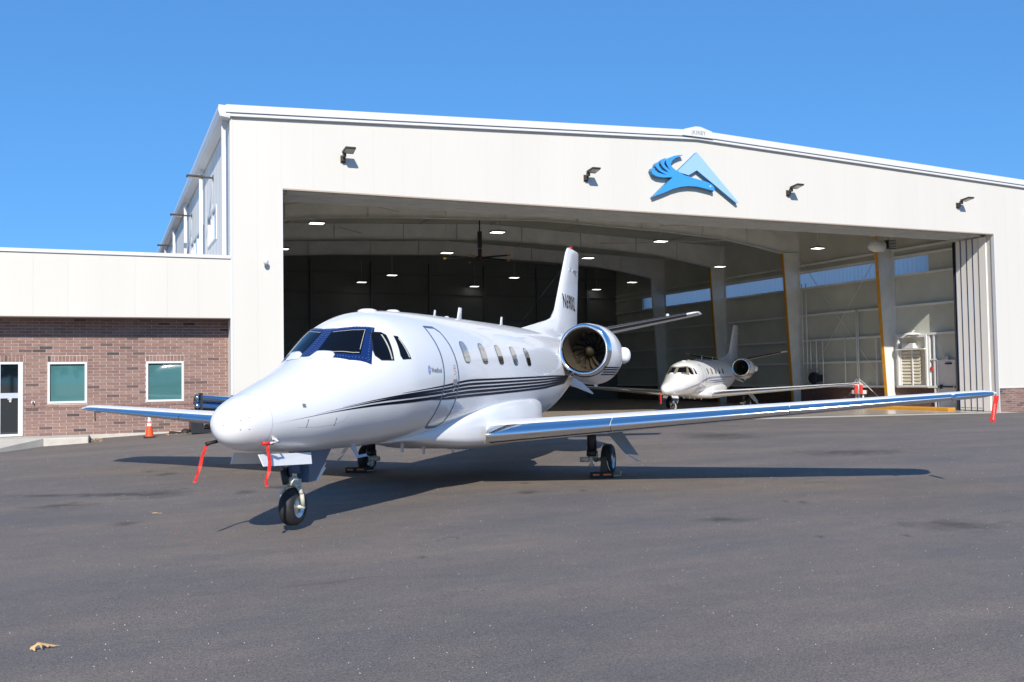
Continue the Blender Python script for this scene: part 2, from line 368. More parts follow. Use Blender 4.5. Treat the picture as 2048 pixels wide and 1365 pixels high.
# roof shell
for x0,x1 in ((XL-.16,RX),(RX,XR+.14)):
    z0,z1=roofz(max(x0,XL)),roofz(min(x1,XR))
    b=MB(); b.hexa([(x0,YF+.25,z0-.02),(x1,YF+.25,z1-.02),(x1,YB+.2,z1-.02),(x0,YB+.2,z0-.02),(x0,YF+.25,z0+.1),(x1,YF+.25,z1+.1),(x1,YB+.2,z1+.1),(x0,YB+.2,z0+.1)]); b.build('roof',trim_m,H)
    b=MB(); b.hexa([(x0+.2,YF+.17,z0-.08),(x1,YF+.17,z1-.08),(x1,YB-.05,z1-.08),(x0+.2,YB-.05,z0-.08),(x0+.2,YF+.17,z0-.03),(x1,YF+.17,z1-.03),(x1,YB-.05,z1-.03),(x0+.2,YB-.05,z0-.03)]); b.build('roof_liner',roofin_m,H)
# purlins
for k in range(23):
    x=XL+1+k*1.6
    if x>XR-2: break
    z=roofz(x)-.085
    if k in (3,8,14,19): b=MB(); b.box(x-.02,x+.02,YF+2.8,YB-.1,z-.06,z); b.build('roof_seam',roofin_m,H)
# left side wall with high windows, downspouts, gutter
win=[(36.15,39.25,7.05,8.33),(41.0,47.2,7.05,8.33),(48.8,54.8,7.05,8.33),(56.5,62.5,7.05,8.33)]
def sidewall(X,t,wins,nm,m,y0=YF+.105,y1=YB,zb=-.4,zt=10.6):
    y=y0; cuts=sorted(set([y0,y1]+[w[0] for w in wins]+[w[1] for w in wins]))
    b=MB()
    for a,c in zip(cuts,cuts[1:]):
        w=[q for q in wins if q[0]<=a+.01 and q[1]>=c-.01]
        if w: b.box(X,X+t,a,c,zb,w[0][2]); b.box(X,X+t,a,c,w[0][3],zt)
        else: b.box(X,X+t,a,c,zb,zt)
    return b.build(nm,m,H,merge=False)
sidewall(XL,.12,win,'side_wall',side_lit_m,zb=-.1,zt=10.52)
b=MB()
for k in range(1,34):
    y=YF+k*1.067; b.box(XL-.004,XL-.001,y-.006,y+.006,5.0,10.5)
b.build('side_wall_seam',groove_m,H)
for a,c,z0,z1 in win:
    wf=MB(); wf.box(XL-.03,XL+.10,a,a+.09,z0,z1).box(XL-.03,XL+.10,c-.09,c,z0,z1).box(XL-.03,XL+.10,a+.09,c-.09,z0,z0+.09).box(XL-.03,XL+.10,a+.09,c-.09,z1-.09,z1)
    n=max(2,round((c-a)/1.5))
    for k in range(1,n): y=lin(a,c,k/n); wf.box(XL-.02,XL+.09,y-.03,y+.03,z0+.09,z1-.09)
    w_=wf.build('side_window',trim_m,H)
    b=MB(); b.box(XL+.03,XL+.05,a+.09,c-.09,z0+.09,z1-.09); b.build('pane',mat('side_pane',(.35,.42,.52),.05,coat=1,spec=.8),w_)
for y in (32.35,40.33,48.32,56.4,64.3):
    b=MB(); b.box(XL-.24,XL-.11,y,y+.14,5.92,10.32); b.add([(XL-.24,y,10.32),(XL-.11,y,10.32),(XL-.11,y+.14,10.32),(XL-.24,y+.14,10.32),(XL-.20,y-.02,10.5),(XL-.02,y-.02,10.5),(XL-.02,y+.16,10.5),(XL-.20,y+.16,10.5)],[(0,1,5,4),(1,2,6,5),(2,3,7,6),(3,0,4,7)])
    b.build('downspout',trim_m,H)
b=MB(); b.prism([(XL-.34,10.5),(XL-.02,10.46),(XL-.02,10.85),(XL-.38,10.87),(XL-.40,10.70)],'y',YF-.12,YB); b.build('gutter',trim_m,H)
# corner trim
b=MB(); b.box(XL-.02,XL+.05,YF-.02,YF+.09,-.05,roofz(XL)-.12); b.build('corner_trim',trim_m,H)
# right and back wall
XI=39.9
strip=(36.7,65.5,6.98,7.86)
LW=sidewall(XI+.06,.1,[strip],'right_wall',liner_m,y0=YF+.17,zb=.9)
sidewall(XR-.1,.1,[(strip[0]-.5,strip[1],6.2,10.0)],'outer_right_wall',panel_m,y0=YF+.17,y1=YB+.1,zt=10.6)
b=MB(); b.box(XI+.25,XI+.27,strip[0]-.1,strip[1]+.1,strip[2]-.1,strip[3]+.1); stp=b.build('skylight_strip',strip_m,H)
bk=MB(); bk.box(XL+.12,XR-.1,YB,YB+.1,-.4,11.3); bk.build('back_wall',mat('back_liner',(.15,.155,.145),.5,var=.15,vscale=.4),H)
b=MB()
for z in (2.2,4.0,6.2,8.2,9.7): b.box(XL+.2,XI,YB-.16,YB-.001,z,z+.09)
for k in range(7): x=9.5+k*4.6; b.box(x-.12,x+.12,YB-.3,YB-.161,-.1,10.6)
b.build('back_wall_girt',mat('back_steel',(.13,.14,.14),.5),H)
# corrugation of the translucent strip and the liner
b=MB()
y=strip[0]
while y<strip[1]-.15: b.box(XI+.235,XI+.249,y,y+.10,strip[2]-.05,strip[3]+.05); y+=.305
b.build('skylight_rib',strip_m,H)
for z in (8.32,7.93,6.90,5.22,3.66,2.28,.88):
    b=MB(); seg=[YF+.6,38.9]+[v for c_ in (39.15,46.8,54.45,62.1) for v in (c_+.3,c_+7.35)]
    if z in(3.66,5.22): pass
    for a,c in zip(seg[0::2],seg[1::2]):
        if z==2.28 and a<39: 
            b.box(XI-.16,XI+.055,35.0+1.2,36.55,z,z+.07); b.box(XI-.16,XI+.055,38.72,c,z,z+.07); continue
        b.box(XI-.16,XI+.055,a,min(c,YB-.2),z,z+.07); b.box(XI-.16,XI-.14,a,min(c,YB-.2),z-.05,z)
    b.build('girt',steelw_m if z<6 else steel_m,H)
# interior brick wainscot
b=MB(); b.box(XI-.02,XI+.10,36.2,YB-.1,-.6,.86); b.box(XI-.02,XI+.10,YF+.2,34.95,-.6,.86); b.box(XI-.02,XI+.05,34.95,36.2,-.6,-.2)
bw=mat('brown_wainscot',(.13,.078,.065),.85,var=.35,vscale=3,stretch=(1,1.2,7),bump=.3,bscale=12); b.build('interior_brick_wainscot',bw,H)
# steel frames
def frame(Y,nm_y):
    fr=bpy.data.objects.new('steel_frame',None); COL.objects.link(fr); fr.parent=H
    gz=G(39,Y)-.1
    for side in (1,-1):
        xo,xb,xk=(XI+.05,39.28,38.72) if side>0 else (XL+.2,XL+.9,XL+1.4)
        kz=9.15
        b=MB(); b.prism([(xb,gz),(xo,gz),(xo,roofz(xo)-.1),(xk,roofz(xk)-.1),(xk,kz)],'y',Y-.006,Y+.006); b.build('column_web',steel_m,fr)
        b=MB(); d=.03*side
        b.hexa([(xb,Y-.10,gz),(xb-d,Y-.10,gz),(xb-d,Y+.10,gz),(xb,Y+.10,gz),(xk,Y-.10,kz),(xk-d,Y-.10,kz),(xk-d,Y+.10,kz),(xk,Y+.10,kz)])
        b.build('column_flange',nm_y if side>0 else steel_m,fr)
        b=MB(); b.box(min(xo,xo-d),max(xo,xo-d),Y-.14,Y-.007,gz,roofz(xo)-.1); b.build('outer_flange',steel_m,fr)
        b=MB(); b.box(min(xk,xo),max(xk,xo),Y-.13,Y-.008,kz,kz+.03); b.build('knee_plate',steel_m,fr)
    # rafter: haunched web
    xs=[XL+1.4,XL+3.4,XL+6,XL+10,RX,30,34,36.4,38.72]; zs=[9.15,9.55,9.85,10.08,10.35,10.12,9.88,9.55,9.15]
    b=MB(); b.prism([(x,z) for x,z in zip(xs,zs)]+[(xs[-1],roofz(xs[-1])-.1),(RX,roofz(RX)-.1),(xs[0],roofz(xs[0])-.1)],'y',Y-.005,Y+.007); b.build('rafter_web',steel_m,fr)
    b=MB()
    for i in range(len(xs)-1):
        b.hexa([(xs[i],Y-.14,zs[i]-.03),(xs[i+1],Y-.14,zs[i+1]-.03),(xs[i+1],Y+.14,zs[i+1]-.03),(xs[i],Y+.14,zs[i]-.03),(xs[i],Y-.14,zs[i]-.001),(xs[i+1],Y-.14,zs[i+1]-.001),(xs[i+1],Y+.14,zs[i+1]-.001),(xs[i],Y+.14,zs[i]-.001)])
    b.build('rafter_flange',steel_m,fr)
    b=MB()
    for x in (8.2,12.4,16.6,20,24.4,28.6,32.8,36): 
        z=pchip(xs,zs,x); b.box(x-.006,x+.006,Y-.13,Y-.008,z,roofz(x)-.12)
    b.build('stiffener',steel_m,fr)
for i,Y in enumerate((39.15,46.8,54.45,62.1)): frame(Y,yellow_m if i<3 else steel_m)
b=MB()
for (xa,ya,xb_,yb_) in ((38.4,39.3,30,46.7),(30,39.3,38.4,46.7),(30,39.3,22,46.7),(22,39.3,30,46.7),(14,39.3,6,46.7),(6,39.3,14,46.7),(14,39.3,22,46.7),(39,46.9,30,54.3),(8,46.9,14,54.3)):
    b.tube((xa,ya,roofz(xa)-.7),(xb_,yb_,roofz(xb_)-.7),.022,n=6)
b.tube((XI-.12,39.6,.7),(XI-.12,46.5,8.8),.018,n=6); b.tube((XI-.12,46.5,.7),(XI-.12,39.6,8.8),.018,n=6)
b.build('brace_rod',steel_m,H)
# vertical conduits on the right wall
for y,z0,z1 in ((46.27,1.1,7.2),(45.9,1.1,7.2),(45.6,1.9,3.7),(45.1,1.9,3.7),(42.7,.9,3.7),(41.75,.2,5.3),(41.62,.2,5.3),(45.1,.9,2.0),(44.55,.9,3.7)):
    b=MB(); b.tube((XI-.2,y,z0),(XI-.2,y,z1),.035 if y!=44.55 else .03,n=8); b.build('wall_conduit',steelw_m,H)
for y in (34.9,36.3,36.62,38.75,40.3):
    b=MB(); b.box(XI-.14,XI+.05,y,y+.09,-.3 if y<37 and y!=36.62 else .9,3.65); b.build('wall_stud',steelw_m,H)
# folded door leaves stacked on the right
leaves=[(33.98,34.24),(33.62,33.93),(33.27,33.57),(32.92,33.22)]
for i,(a,c) in enumerate(leaves):
    dl=bpy.data.objects.new('door_leaf',None); COL.objects.link(dl); dl.parent=H
    b=MB(); zz=G(39,33)+.05; b.box(DX1-.02,XI-.15,a,c,zz,DZ-.08); b.build('leaf_panel',side_lit_m,dl,bevel=.02)
    b=MB(); b.box(DX1-.026,DX1-.0205,a+.02,c-.02,zz+.1,zz+.13).box(DX1-.045,DX1-.0205,c-.03,c-.01,zz,DZ-.1); b.build('leaf_edge',groove_m,dl)
    b=MB(); b.box(DX1-.03,XI-.2,c+.008,c+.04,zz,DZ-.1); b.build('leaf_seal',dark_m,dl)
b=MB(); b.box(DX1-.03,DX1+.3,34.36,34.42,G(39,33),DZ-.1); b.build('leaf_seal_post',dark_m,H)
b=MB(); b.box(DX1-.06,DX1+.15,32.45,32.86,G(39,33)+.02,DZ-.08); b.build('door_end_post',side_lit_m,H,bevel=.02)
# ------------------------------------------------------------------ low brick office beside the hangar
YBk=32.82; FZ0,FZ1=3.85,5.80
A=thing('office_annex','low brick office with a deep white metal fascia joined to the left of the hangar','building',(0,0,0))
panels(-20.2,XL-.005,lambda x:FZ0,lambda x:FZ1,YF,YF+.12,A,.96,'fascia_panel')
b=MB(); b.box(-20.2,XL-.005,YF+.125,YF+.2,FZ0+.01,FZ1); b.build('fascia_backing',liner_m,A)
b=MB(); b.box(-20.2,XL-.003,YF-.05,YF+.3,FZ1+.002,FZ1+.11); b.build('parapet_cap',trim_m,A)
b=MB(); b.box(-20.2,XL-.005,YF+.003,YBk+.2,FZ0-.03,FZ0-.002); b.build('soffit',mat('soffit_brown',(.16,.12,.10),.7),A)
b=MB(); b.box(-20.2,XL-.02,YF+.3,46,FZ1-.3,FZ1-.05); b.build('roof_deck',mat('roof_membrane',(.5,.5,.48),.8),A)
# openings (x0,x1,z0,z1)
OP=[(-1.61,-.468,1.155,2.472),(1.262,2.44,1.14,2.471),(-3.75,-2.28,-.2,2.485)]
BW,BH,ZB=.386,.0965,.165
b=MB(); b.box(-20,XL-.03,YBk+.012,YBk+.05,-.3,FZ0-.04)
ob=[]
cuts=sorted([-20,XL-.004]+[o[0] for o in OP]+[o[1] for o in OP])
b=MB()
for a,c in zip(cuts,cuts[1:]):
    w=[q for q in OP if q[0]<=a+.001 and q[1]>=c-.001]
    if w: b.box(a,c,YBk+.012,YBk+.06,-.3,w[0][2]); b.box(a,c,YBk+.012,YBk+.06,w[0][3],FZ0-.035)
    else: b.box(a,c,YBk+.012,YBk+.06,-.3,FZ0-.035)
b.build('mortar_wall',mortar_m,A,merge=False)
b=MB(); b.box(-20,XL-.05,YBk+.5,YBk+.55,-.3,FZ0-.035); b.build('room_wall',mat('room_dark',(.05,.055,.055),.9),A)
# bricks: full bricks on a running bond, soldier courses over the openings, one projecting sill course
cellw=BW
brickset=[]
def clip(x0,x1,z0,z1):
    out=[(x0,x1)]
    for o in OP:
        if z1<=o[2]+.01 or z0>=o[3]+.18: continue
        lo,hi=o[0]-.0,o[1]+.0
        if z0>=o[3]: lo,hi=o[0]+.0,o[1]-.0
        nx=[]
        for a,c in out:
            if c<=lo or a>=hi: nx.append((a,c)); continue
            if a<lo: nx.append((a,lo))
            if c>hi: nx.append((hi,c))
        out=nx
    return [(a,c) for a,c in out if c-a>.022]
rng=random.Random(11)
row=0; z=ZB
full=[];rest=[]
while z<FZ0-.05:
    sill=abs(z-(ZB+9*BH))<.01
    x=-3.9-(row%2)*BW/2+.13
    while x<XL-.02:
        for a,c in clip(x,min(x+BW,XL-.006),z,z+BH):
            full.append((a,c,z,z+BH,c-a>BW-.002,sill))
        x+=BW
    z+=BH; row+=1
for o in OP:
    n=int(round((o[1]-o[0])/.105)); w=(o[1]-o[0])/n
    for k in range(n): full.append((o[0]+k*w,o[0]+(k+1)*w,o[3]+.004,o[3]+.193,False,False))
single=[f for f in full if f[4] and f[1]>-2.4 and not f[5]]
single.sort(key=lambda f:-f[2] if f[2]<3.3 else 0)
single=[f for f in single if f[2]<3.2]
single=sorted(single,key=lambda f:(f[0]*0+f[2]))[:290]
sset=set(id(f) for f in single)
j=.0075
def brick_mb(w,h,pr=0):
    m=MB(); m.box(-w/2+j,w/2-j,-.0,.03,-h/2+j,h/2-j); return m
bm_=[brick_mb(BW,BH).mesh('brick',BR[i]) for i in range(len(BR))]
for f in single:
    i=rng.choices(range(len(BR)),BRW)[0]
    o=bpy.data.objects.new('brick',bm_[i]); COL.objects.link(o); o.parent=A; o.location=((f[0]+f[1])/2,YBk-rng.uniform(0,.003),(f[2]+f[3])/2)
b=MB()
for f in full:
    if id(f) in sset: continue
    i=rng.choices(range(len(BR)),BRW)[0]; y=YBk-rng.uniform(0,.003)-(.012 if f[5] else 0)
    b.box(f[0]+j,f[1]-j,y,YBk+.02,f[2]+j,f[3]-j,i)
stuff(b.build('brick_courses',BR,A,merge=False))
# concrete foot of the wall
b=MB(); b.hexa([(-.43,YBk-.06,-.2),(XL-.025,YBk-.06,-.2),(XL-.025,YBk+.1,-.2),(-.43,YBk+.1,-.2),(-.43,YBk-.06,.165),(XL-.025,YBk-.06,.165),(XL-.025,YBk+.1,.165),(-.43,YBk+.1,.165)]); b.build('footing',conc_m,A)
# windows
for k,o in enumerate(OP[:2]):
    x0,x1,z0,z1=o; f_=MB(); t=.075
    f_.box(x0+.006,x0+t,YBk-.015,YBk+.1,z0+.006,z1-.006).box(x1-t,x1-.006,YBk-.015,YBk+.1,z0+.006,z1-.006).box(x0+t,x1-t,YBk-.015,YBk+.1,z0+.006,z0+t).box(x0+t,x1-t,YBk-.015,YBk+.1,z1-t,z1-.006)
    w_=f_.build('window',trim_m,A,merge=False)
    b=MB(); b.box(x0+t,x1-t,YBk+.055,YBk+.07,z0+t,z1-t); b.build('pane',teal_m,w_)
    b=MB(); b.box(x0+t,x1-t,YBk+.045,YBk+.054,z1-t-.045,z1-t).box(x0+t,x0+t+.018,YBk+.045,YBk+.054,z0+t,z1-t-.046); b.build('pane_frame_shadow',blackp_m,w_)  # black strips paint the frame's shadow along the pane's top and left
# glazed door
d=bpy.data.objects.new('entrance_door',None); COL.objects.link(d); d.parent=A
x0,x1,z0,z1=-3.74,-2.285,.185,2.478
b=MB(); b.box(x1-.13,x1,YBk-.015,YBk+.1,z0,z1).box(x0,x1-.13,YBk-.015,YBk+.1,z1-.07,z1).box(-2.965,-2.90,YBk-.015,YBk+.1,z0,z1-.07).box(x0,x0+.1,YBk-.015,YBk+.1,z0,z1-.07).box(-2.90,x1-.13,YBk-.01,YBk+.08,z0,z0+.07).box(x0+.1,-2.965,YBk-.01,YBk+.08,z0,z0+.07)
b.build('door_frame',trim_m,d,merge=False)
b=MB(); b.box(-2.90,x1-.13,YBk-.01,YBk+.06,1.36,1.52).box(x0+.1,-2.965,YBk-.01,YBk+.06,1.36,1.52); b.build('middle_rail',mat('rail_grey',(.45,.50,.60),.4),d)
b=MB(); b.box(-2.9,x1-.13,YBk+.035,YBk+.05,z0+.07,1.36).box(-2.9,x1-.13,YBk+.035,YBk+.05,1.52,z1-.07).box(x0+.1,-2.965,YBk+.035,YBk+.05,z0+.07,1.36).box(x0+.1,-2.965,YBk+.035,YBk+.05,1.52,z1-.07); b.build('pane',dglass_m,d)
b=MB(); b.box(-2.66,-2.60,YBk-.03,YBk-.005,1.24,1.37).box(-2.70,-2.58,YBk-.05,YBk-.03,1.32,1.35); b.build('handle',gear_m,d)
# corner strip between brick and hangar
# hose tap and small conduit on the wall
t=thing('hose_tap','small dark outdoor tap on the brick wall between the glass door and a window','tap',(-2.0,YBk-.05,1.23))
b=MB(); b.tube((0,.05,0),(0,-.05,0),.02).tube((0,-.04,0),(0,-.06,-.06),.018); b.build('spout',blackp_m,t)
b=MB(); b.box(-.05,.05,.03,.05,-.05,.03); b.build('wall_plate',steel_m,t)
b=MB(); b.path([(-.13,YBk-.02,.96),(-.24,YBk-.02,.94),(-.25,YBk-.02,.78),(-.235,YBk-.02,.6)],.012,6); tag(b.build('wall_cable',black_m),'short black cable hanging on the brick wall below the left window','cable')
# sidewalk in front of the door
b=MB(); b.hexa([(-6,30.6,-.35),(-.40,30.6,-.35),(-.40,YBk-.02,-.35),(-6,YBk-.02,-.35),(-6,30.6,.215),(-.40,30.6,.205),(-.40,YBk-.02,.17),(-6,YBk-.02,.175)])
struct(b.build('sidewalk',conc_m,bevel=.03))
b=MB(); b.hexa([(-6,28.2,-.2),(-2.9,28.9,-.2),(-1.6,30.59,-.2),(-6,30.59,-.2),(-6,28.2,.0),(-2.9,28.9,.0),(-1.6,30.59,.20),(-6,30.59,.20)])
# ramp apron of the sidewalk
struct(b.build('sidewalk_ramp',conc_m))
# brick to the right of the hangar door: part of the hangar
b=MB(); b.box(DX1+.02,XR,YF+.02,YF+.14,-.5,JB-.03); b.build('brick_backing',mortar_m,H)
b=MB(); z=-.42; row=0
while z<JB-.04:
    x=DX1+.02-(row%2)*BW/2
    while x<XR:
        a=max(x,DX1+.02); c=min(x+BW,XR)
        if c-a>.04:
            i=rng.choices(range(len(BR)),BRW)[0]; b.box(a+j,c-j,YF-rng.uniform(0,.004)+.005,YF+.03,z+j,z+BH-j,i)
        x+=BW
    z+=BH; row+=1
stuff(b.build('brick_courses',BR,H,merge=False))
b=MB(); b.box(DX1+.01,XR,YF-.03,YF+.1,JB-.03,JB-.002); b.build('brick_ledge',trim_m,H)
# ------------------------------------------------------------------ business jet (x aft of the nose gear, y towards the jet's left wing)
def jet_matrix(O,aft,left,pp,pr):
    a=Vector((aft[0],aft[1],pp)); l=Vector((left[0],left[1],pr)); fwd=-a.normalized(); l=(l-fwd*l.dot(fwd)).normalized(); u=fwd.cross(l)
    return Matrix(((fwd.x,l.x,u.x,O[0]),(fwd.y,l.y,u.y,O[1]),(fwd.z,l.z,u.z,O[2]),(0,0,0,1)))
def patch(B,T,off,nt=8,ns=16,fn=None):
    "surface patch between two edge curves given in (x,y) seen from above"
    def ev(c,s):
        k=s*(len(c)-1); i=min(int(k),len(c)-2); f=k-i; return (lin(c[i][0],c[i+1][0],f),lin(c[i][1],c[i+1][1],f))
    vs=[]
    for i in range(nt+1):
        for k in range(ns+1):
            p=ev(B,k/ns); q=ev(T,k/ns); x,y=lin(p[0],q[0],i/nt),lin(p[1],q[1],i/nt); vs.append(top_at(x,y,off))
    n=ns+1; return vs,[(i*n+k,i*n+k+1,(i+1)*n+k+1,(i+1)*n+k) for i in range(nt) for k in range(ns)]
def top_at(x,y,off):
    zt,zb,w,zc=fsec(x); e=2.0; r=min(.999,abs(y)/w); h=zt-zc; z=zc+h*(1-r**e)**(1/e)
    L=math.hypot(y/w/w,(z-zc)/h/h) or 1; dzdx=(fsec(x+.02)[0]-fsec(x-.02)[0])/.04
    nx=-dzdx*(z-zc)/h; nv=Vector((nx,y/w/w/L,(z-zc)/h/h/L)).normalized()
    return (x+nv.x*off,y+nv.y*off,z+nv.z*off)
def sidepoly(mb,poly,off,mi=0,side=1,rings=3,dens=.06):
    "filled outline (x,z) laid on the fuselage side"
    pts=[]
    for (a,b_),(c,d) in zip(poly,poly[1:]+poly[:1]):
        n=max(1,int(math.hypot(c-a,d-b_)/dens))
        pts+=[(lin(a,c,k/n),lin(b_,d,k/n)) for k in range(n)]
    cx=sum(p[0] for p in pts)/len(pts); cz=sum(p[1] for p in pts)/len(pts); n=len(pts)
    R_=[]
    for r in range(rings):
        t=r/rings; R_.append([fside(lin(x,cx,t),lin(z,cz,t),off) for x,z in pts])
    R_.append([fside(cx,cz,off)]*1)
    vs=[(x,y*side,z) for q in R_ for x,y,z in q]; fs=[]
    for r in range(rings-1):
        for i in range(n): fs.append((r*n+i,r*n+(i+1)%n,(r+1)*n+(i+1)%n,(r+1)*n+i))
    for i in range(n): fs.append(((rings-1)*n+i,(rings-1)*n+(i+1)%n,rings*n))
    mb.add(vs,fs,mi,True)
def ribbon(mb,poly,w,off,side=1,mi=0,closed=True,dens=.05):
    pts=[]; P=poly+poly[:1] if closed else poly
    for (a,b_),(c,d) in zip(P,P[1:]):
        n=max(1,int(math.hypot(c-a,d-b_)/dens)); pts+=[(lin(a,c,k/n),lin(b_,d,k/n)) for k in range(n)]
    if not closed: pts.append(P[-1])
    n=len(pts); vs=[]
    for i in range(n):
        p=pts[i-1] if (i>0 or closed) else pts[i]; q=pts[(i+1)%n] if (i<n-1 or closed) else pts[i]
        dx,dz=q[0]-p[0],q[1]-p[1]; L=math.hypot(dx,dz) or 1; nx,nz=-dz/L*w/2,dx/L*w/2
        for s in (1,-1):
            x,y,z=fside(pts[i][0]+nx*s,pts[i][1]+nz*s,off); vs.append((x,y*side,z))
    m=n if closed else n-1
    mb.add(vs,[(2*i,2*i+1,2*((i+1)%n)+1,2*((i+1)%n)) for i in range(m)],mi,True)
def rounded(x0,x1,z0,z1,r,lean=0,n=4):
    out=[]
    for cx,cz,a0 in ((x1-r,z1-r,0),(x0+r,z1-r,90),(x0+r,z0+r,180),(x1-r,z0+r,270)):
        for k in range(n+1):
            a=math.radians(a0+90*k/n); out.append((cx+r*math.cos(a),cz+r*math.sin(a)))
    return out
def foil(c,tc,xle,y,z,n=14,x0=0,x1=1,camber=.012,vert=False,close=True):
    def th(t): return 5*tc*(.2969*math.sqrt(t)-.126*t-.3516*t*t+.2843*t**3-.1036*t**4)
    ts=[x0+(x1-x0)*(1-math.cos(math.pi*k/n))/2 if x0==0 else lin(x0,x1,k/n) for k in range(n+1)]
    if x1<1: ts=[x1*(k/n)**2 for k in range(n+1)]
    up=[(t,th(t)+camber*4*t*(1-t)) for t in ts]; lo=[(t,-th(t)+camber*4*t*(1-t)) for t in ts]
    ring=up[::-1]+(lo[1:] if x0==0 else lo)
    if vert: return [(xle+t*c,y+h*c,z) for t,h in ring]
    return [(xle+t*c,y,z+h*c) for t,h in ring]
CH=dict(w_le=.085)
def wing_sec(y):
    t=(abs(y)-.9)/(8.4-.9); xle=4.20+t*1.50; c=lin(2.85,1.12,t) if t>.0 else 2.85
    return xle,c,lin(.80,1.345,t)+.035*(1-t),lin(.135,.105,t)
def build_jet(label,mw,livery):
    J=thing('business_jet',label,'jet',mw=mw)
    def mk(mb,name,m,parent=J,**k): return mb.build(name,m,parent,flip=True,**k)
    # fuselage
    b=MB(); xs=[]; x=-1.47
    st=[-1.38,-1.3795,-1.378,-1.375,-1.37,-1.362,-1.35,-1.33,-1.30,-1.26,-1.2,-1.1,-1.0,-.9,-.8]+[-.7+.1*k for k in range(36)]+[2.9+.25*k for k in range(25)]+[9.1+.2*k for k in range(26)]+[14.25,14.35,14.42,14.45]
    NR=72
    b.loft([[fpt(x,2*math.pi*k/NR) for k in range(NR)] for x in st],0)
    body=mk(b,'fuselage',white_m)
    # radome joint and small marks
    b=MB(); 
    for xx in (-1.0,):
        r0=[fpt(xx,2*math.pi*k/NR,.0012) for k in range(NR)]; r1=[fpt(xx+.008,2*math.pi*k/NR,.0012) for k in range(NR)]; b.loft([r0,r1])
    mk(b,'radome_joint',mat('joint_grey',(.52,.54,.58),.4),body)
    b=MB()
    for xx,zz in ((-1.33,1.31),(-1.26,1.34),(-1.33,1.21),(-1.26,1.21),(-1.10,1.42)): sidepoly(b,rounded(xx-.006,xx+.006,zz-.006,zz+.006,.005,n=1),.001)
    sidepoly(b,[(-.53,1.42),(-.48,1.42),(-.48,1.465),(-.53,1.465)],.001)
    for xx in (-.47,-.0): sidepoly(b,[(xx-.015,1.19),(xx+.0,1.19),(xx+.012,1.285),(xx-.003,1.285)],.001)
    for pl_ in ([(-.62,1.20),(-.30,1.19),(-.02,1.205),(.16,1.25),(.25,1.33),(.26,1.40)],): ribbon(b,pl_,.004,.001,1,1,False)
    mk(b,'nose_fasteners',[mat('mark_grey',(.16,.18,.22),.4),mat('faint_joint',(.60,.62,.66),.4)],body)
    for xx in (3.18,7.35,8.85):
        for s in (1,-1): b=MB(); ribbon(b,[(xx,lin(1.15,2.75,k/10)) for k in range(11)],.004,.001,s,0,False); mk(b,'skin_joint',mat('faint_joint',(.60,.62,.66),.4),body)
    # windscreen
    Bm=[(.30,0),(.335,.15),(.41,.30),(.56,.48),(.815,.66)]; Tp=[(.945,0),(.955,.1),(1.02,.22),(1.14,.36),(1.29,.475)]
    ws=None
    for s in (1,-1):
        b=MB(); v,f=patch(Bm,Tp,.004); b.add([(x,y*s,z) for x,y,z in v],f,0,True); w_=mk(b,'windscreen',wsf_m)
        def sub(c,s0,s1,t0,t1,off):
            def ev(c,q):
                k=q*(len(c)-1); i=min(int(k),len(c)-2); ff=k-i; return (lin(c[i][0],c[i+1][0],ff),lin(c[i][1],c[i+1][1],ff))
            N=12; B2=[];T2=[]
            for k in range(N+1):
                q=lin(s0,s1,k/N); p0,p1=ev(Bm,q),ev(Tp,q); B2.append((lin(p0[0],p1[0],t0),lin(p0[1],p1[1],t0))); T2.append((lin(p0[0],p1[0],t1),lin(p0[1],p1[1],t1)))
            return patch(B2,T2,off,6,12)
        b=MB(); v,f=sub(None,.165,.86,.15,.885,.008); b.add([(x,y*s,z) for x,y,z in v],f,0,True); mk(b,'pane',glass_m,w_)
        b=MB()
        for (s0,s1,t0,t1) in ((.20,.84,.862,.872),(.835,.842,.28,.86),(.36,.84,.185,.197)):
            v,f=sub(None,s0,s1,t0,t1,.010); b.add([(x,y*s,z) for x,y,z in v],f,0,True)
        mk(b,'sealant_line',gear_m,w_)
        b=MB()
        def riv(q,t,r=.0045):
            v,f=sub(None,q,q+.001,t,t+.001,.006); p=Vector(v[0]); p.y*=s
            b.box(p.x-r,p.x+r,p.y-r,p.y+r,p.z-r*.3,p.z+r*.8)
        for k in range(18): riv(lin(.03,.97,k/17),.955); riv(lin(.30,.97,k/17),.075)
        for k in range(15): riv(.045,lin(.05,.93,k/14)); riv(.11,lin(.08,.90,k/14)); riv(.955,lin(.05,.95,k/14))
        stuff(mk(b,'rivets',mat('rivet',(.40,.5,.7),.3,metal=.6),w_,merge=False))
        # bleed-air fairings at the foot of the screens
        b=MB(); rg=[]
        F0=[(.24,.045),(.265,.14),(.30,.23),(.36,.33)]; F1=[(.395,.085),(.435,.165),(.475,.25),(.50,.315)]
        for i in range(7):
            u=i/6; ring=[]
            for k in range(13):
                t=k/12*3; j_=min(int(t),2); f_=t-j_
                a=(lin(F0[j_][0],F0[j_+1][0],f_),lin(F0[j_][1],F0[j_+1][1],f_)); c=(lin(F1[j_][0],F1[j_+1][0],f_),lin(F1[j_][1],F1[j_+1][1],f_))
                e=min(1,min(k,12-k)/2)**.5; h=.006+.034*u**.8*e*(1 if i<6 else 1)
                p=top_at(lin(a[0],c[0],u),lin(a[1],c[1],u),h); ring.append((p[0],p[1]*s,p[2]))
            rg.append(ring)
        rg.append([(lambda p:(p[0],p[1]*s,p[2]))(top_at(lin(F1[min(int(k/4),2)][0],F1[min(int(k/4),2)+1][0],k/4-min(int(k/4),2)),lin(F1[min(int(k/4),2)][1],F1[min(int(k/4),2)+1][1],k/4-min(int(k/4),2)),.002)) for k in range(13)])
        b.loft(rg,closed=False); mk(b,'bleed_air_fairing',white_m)
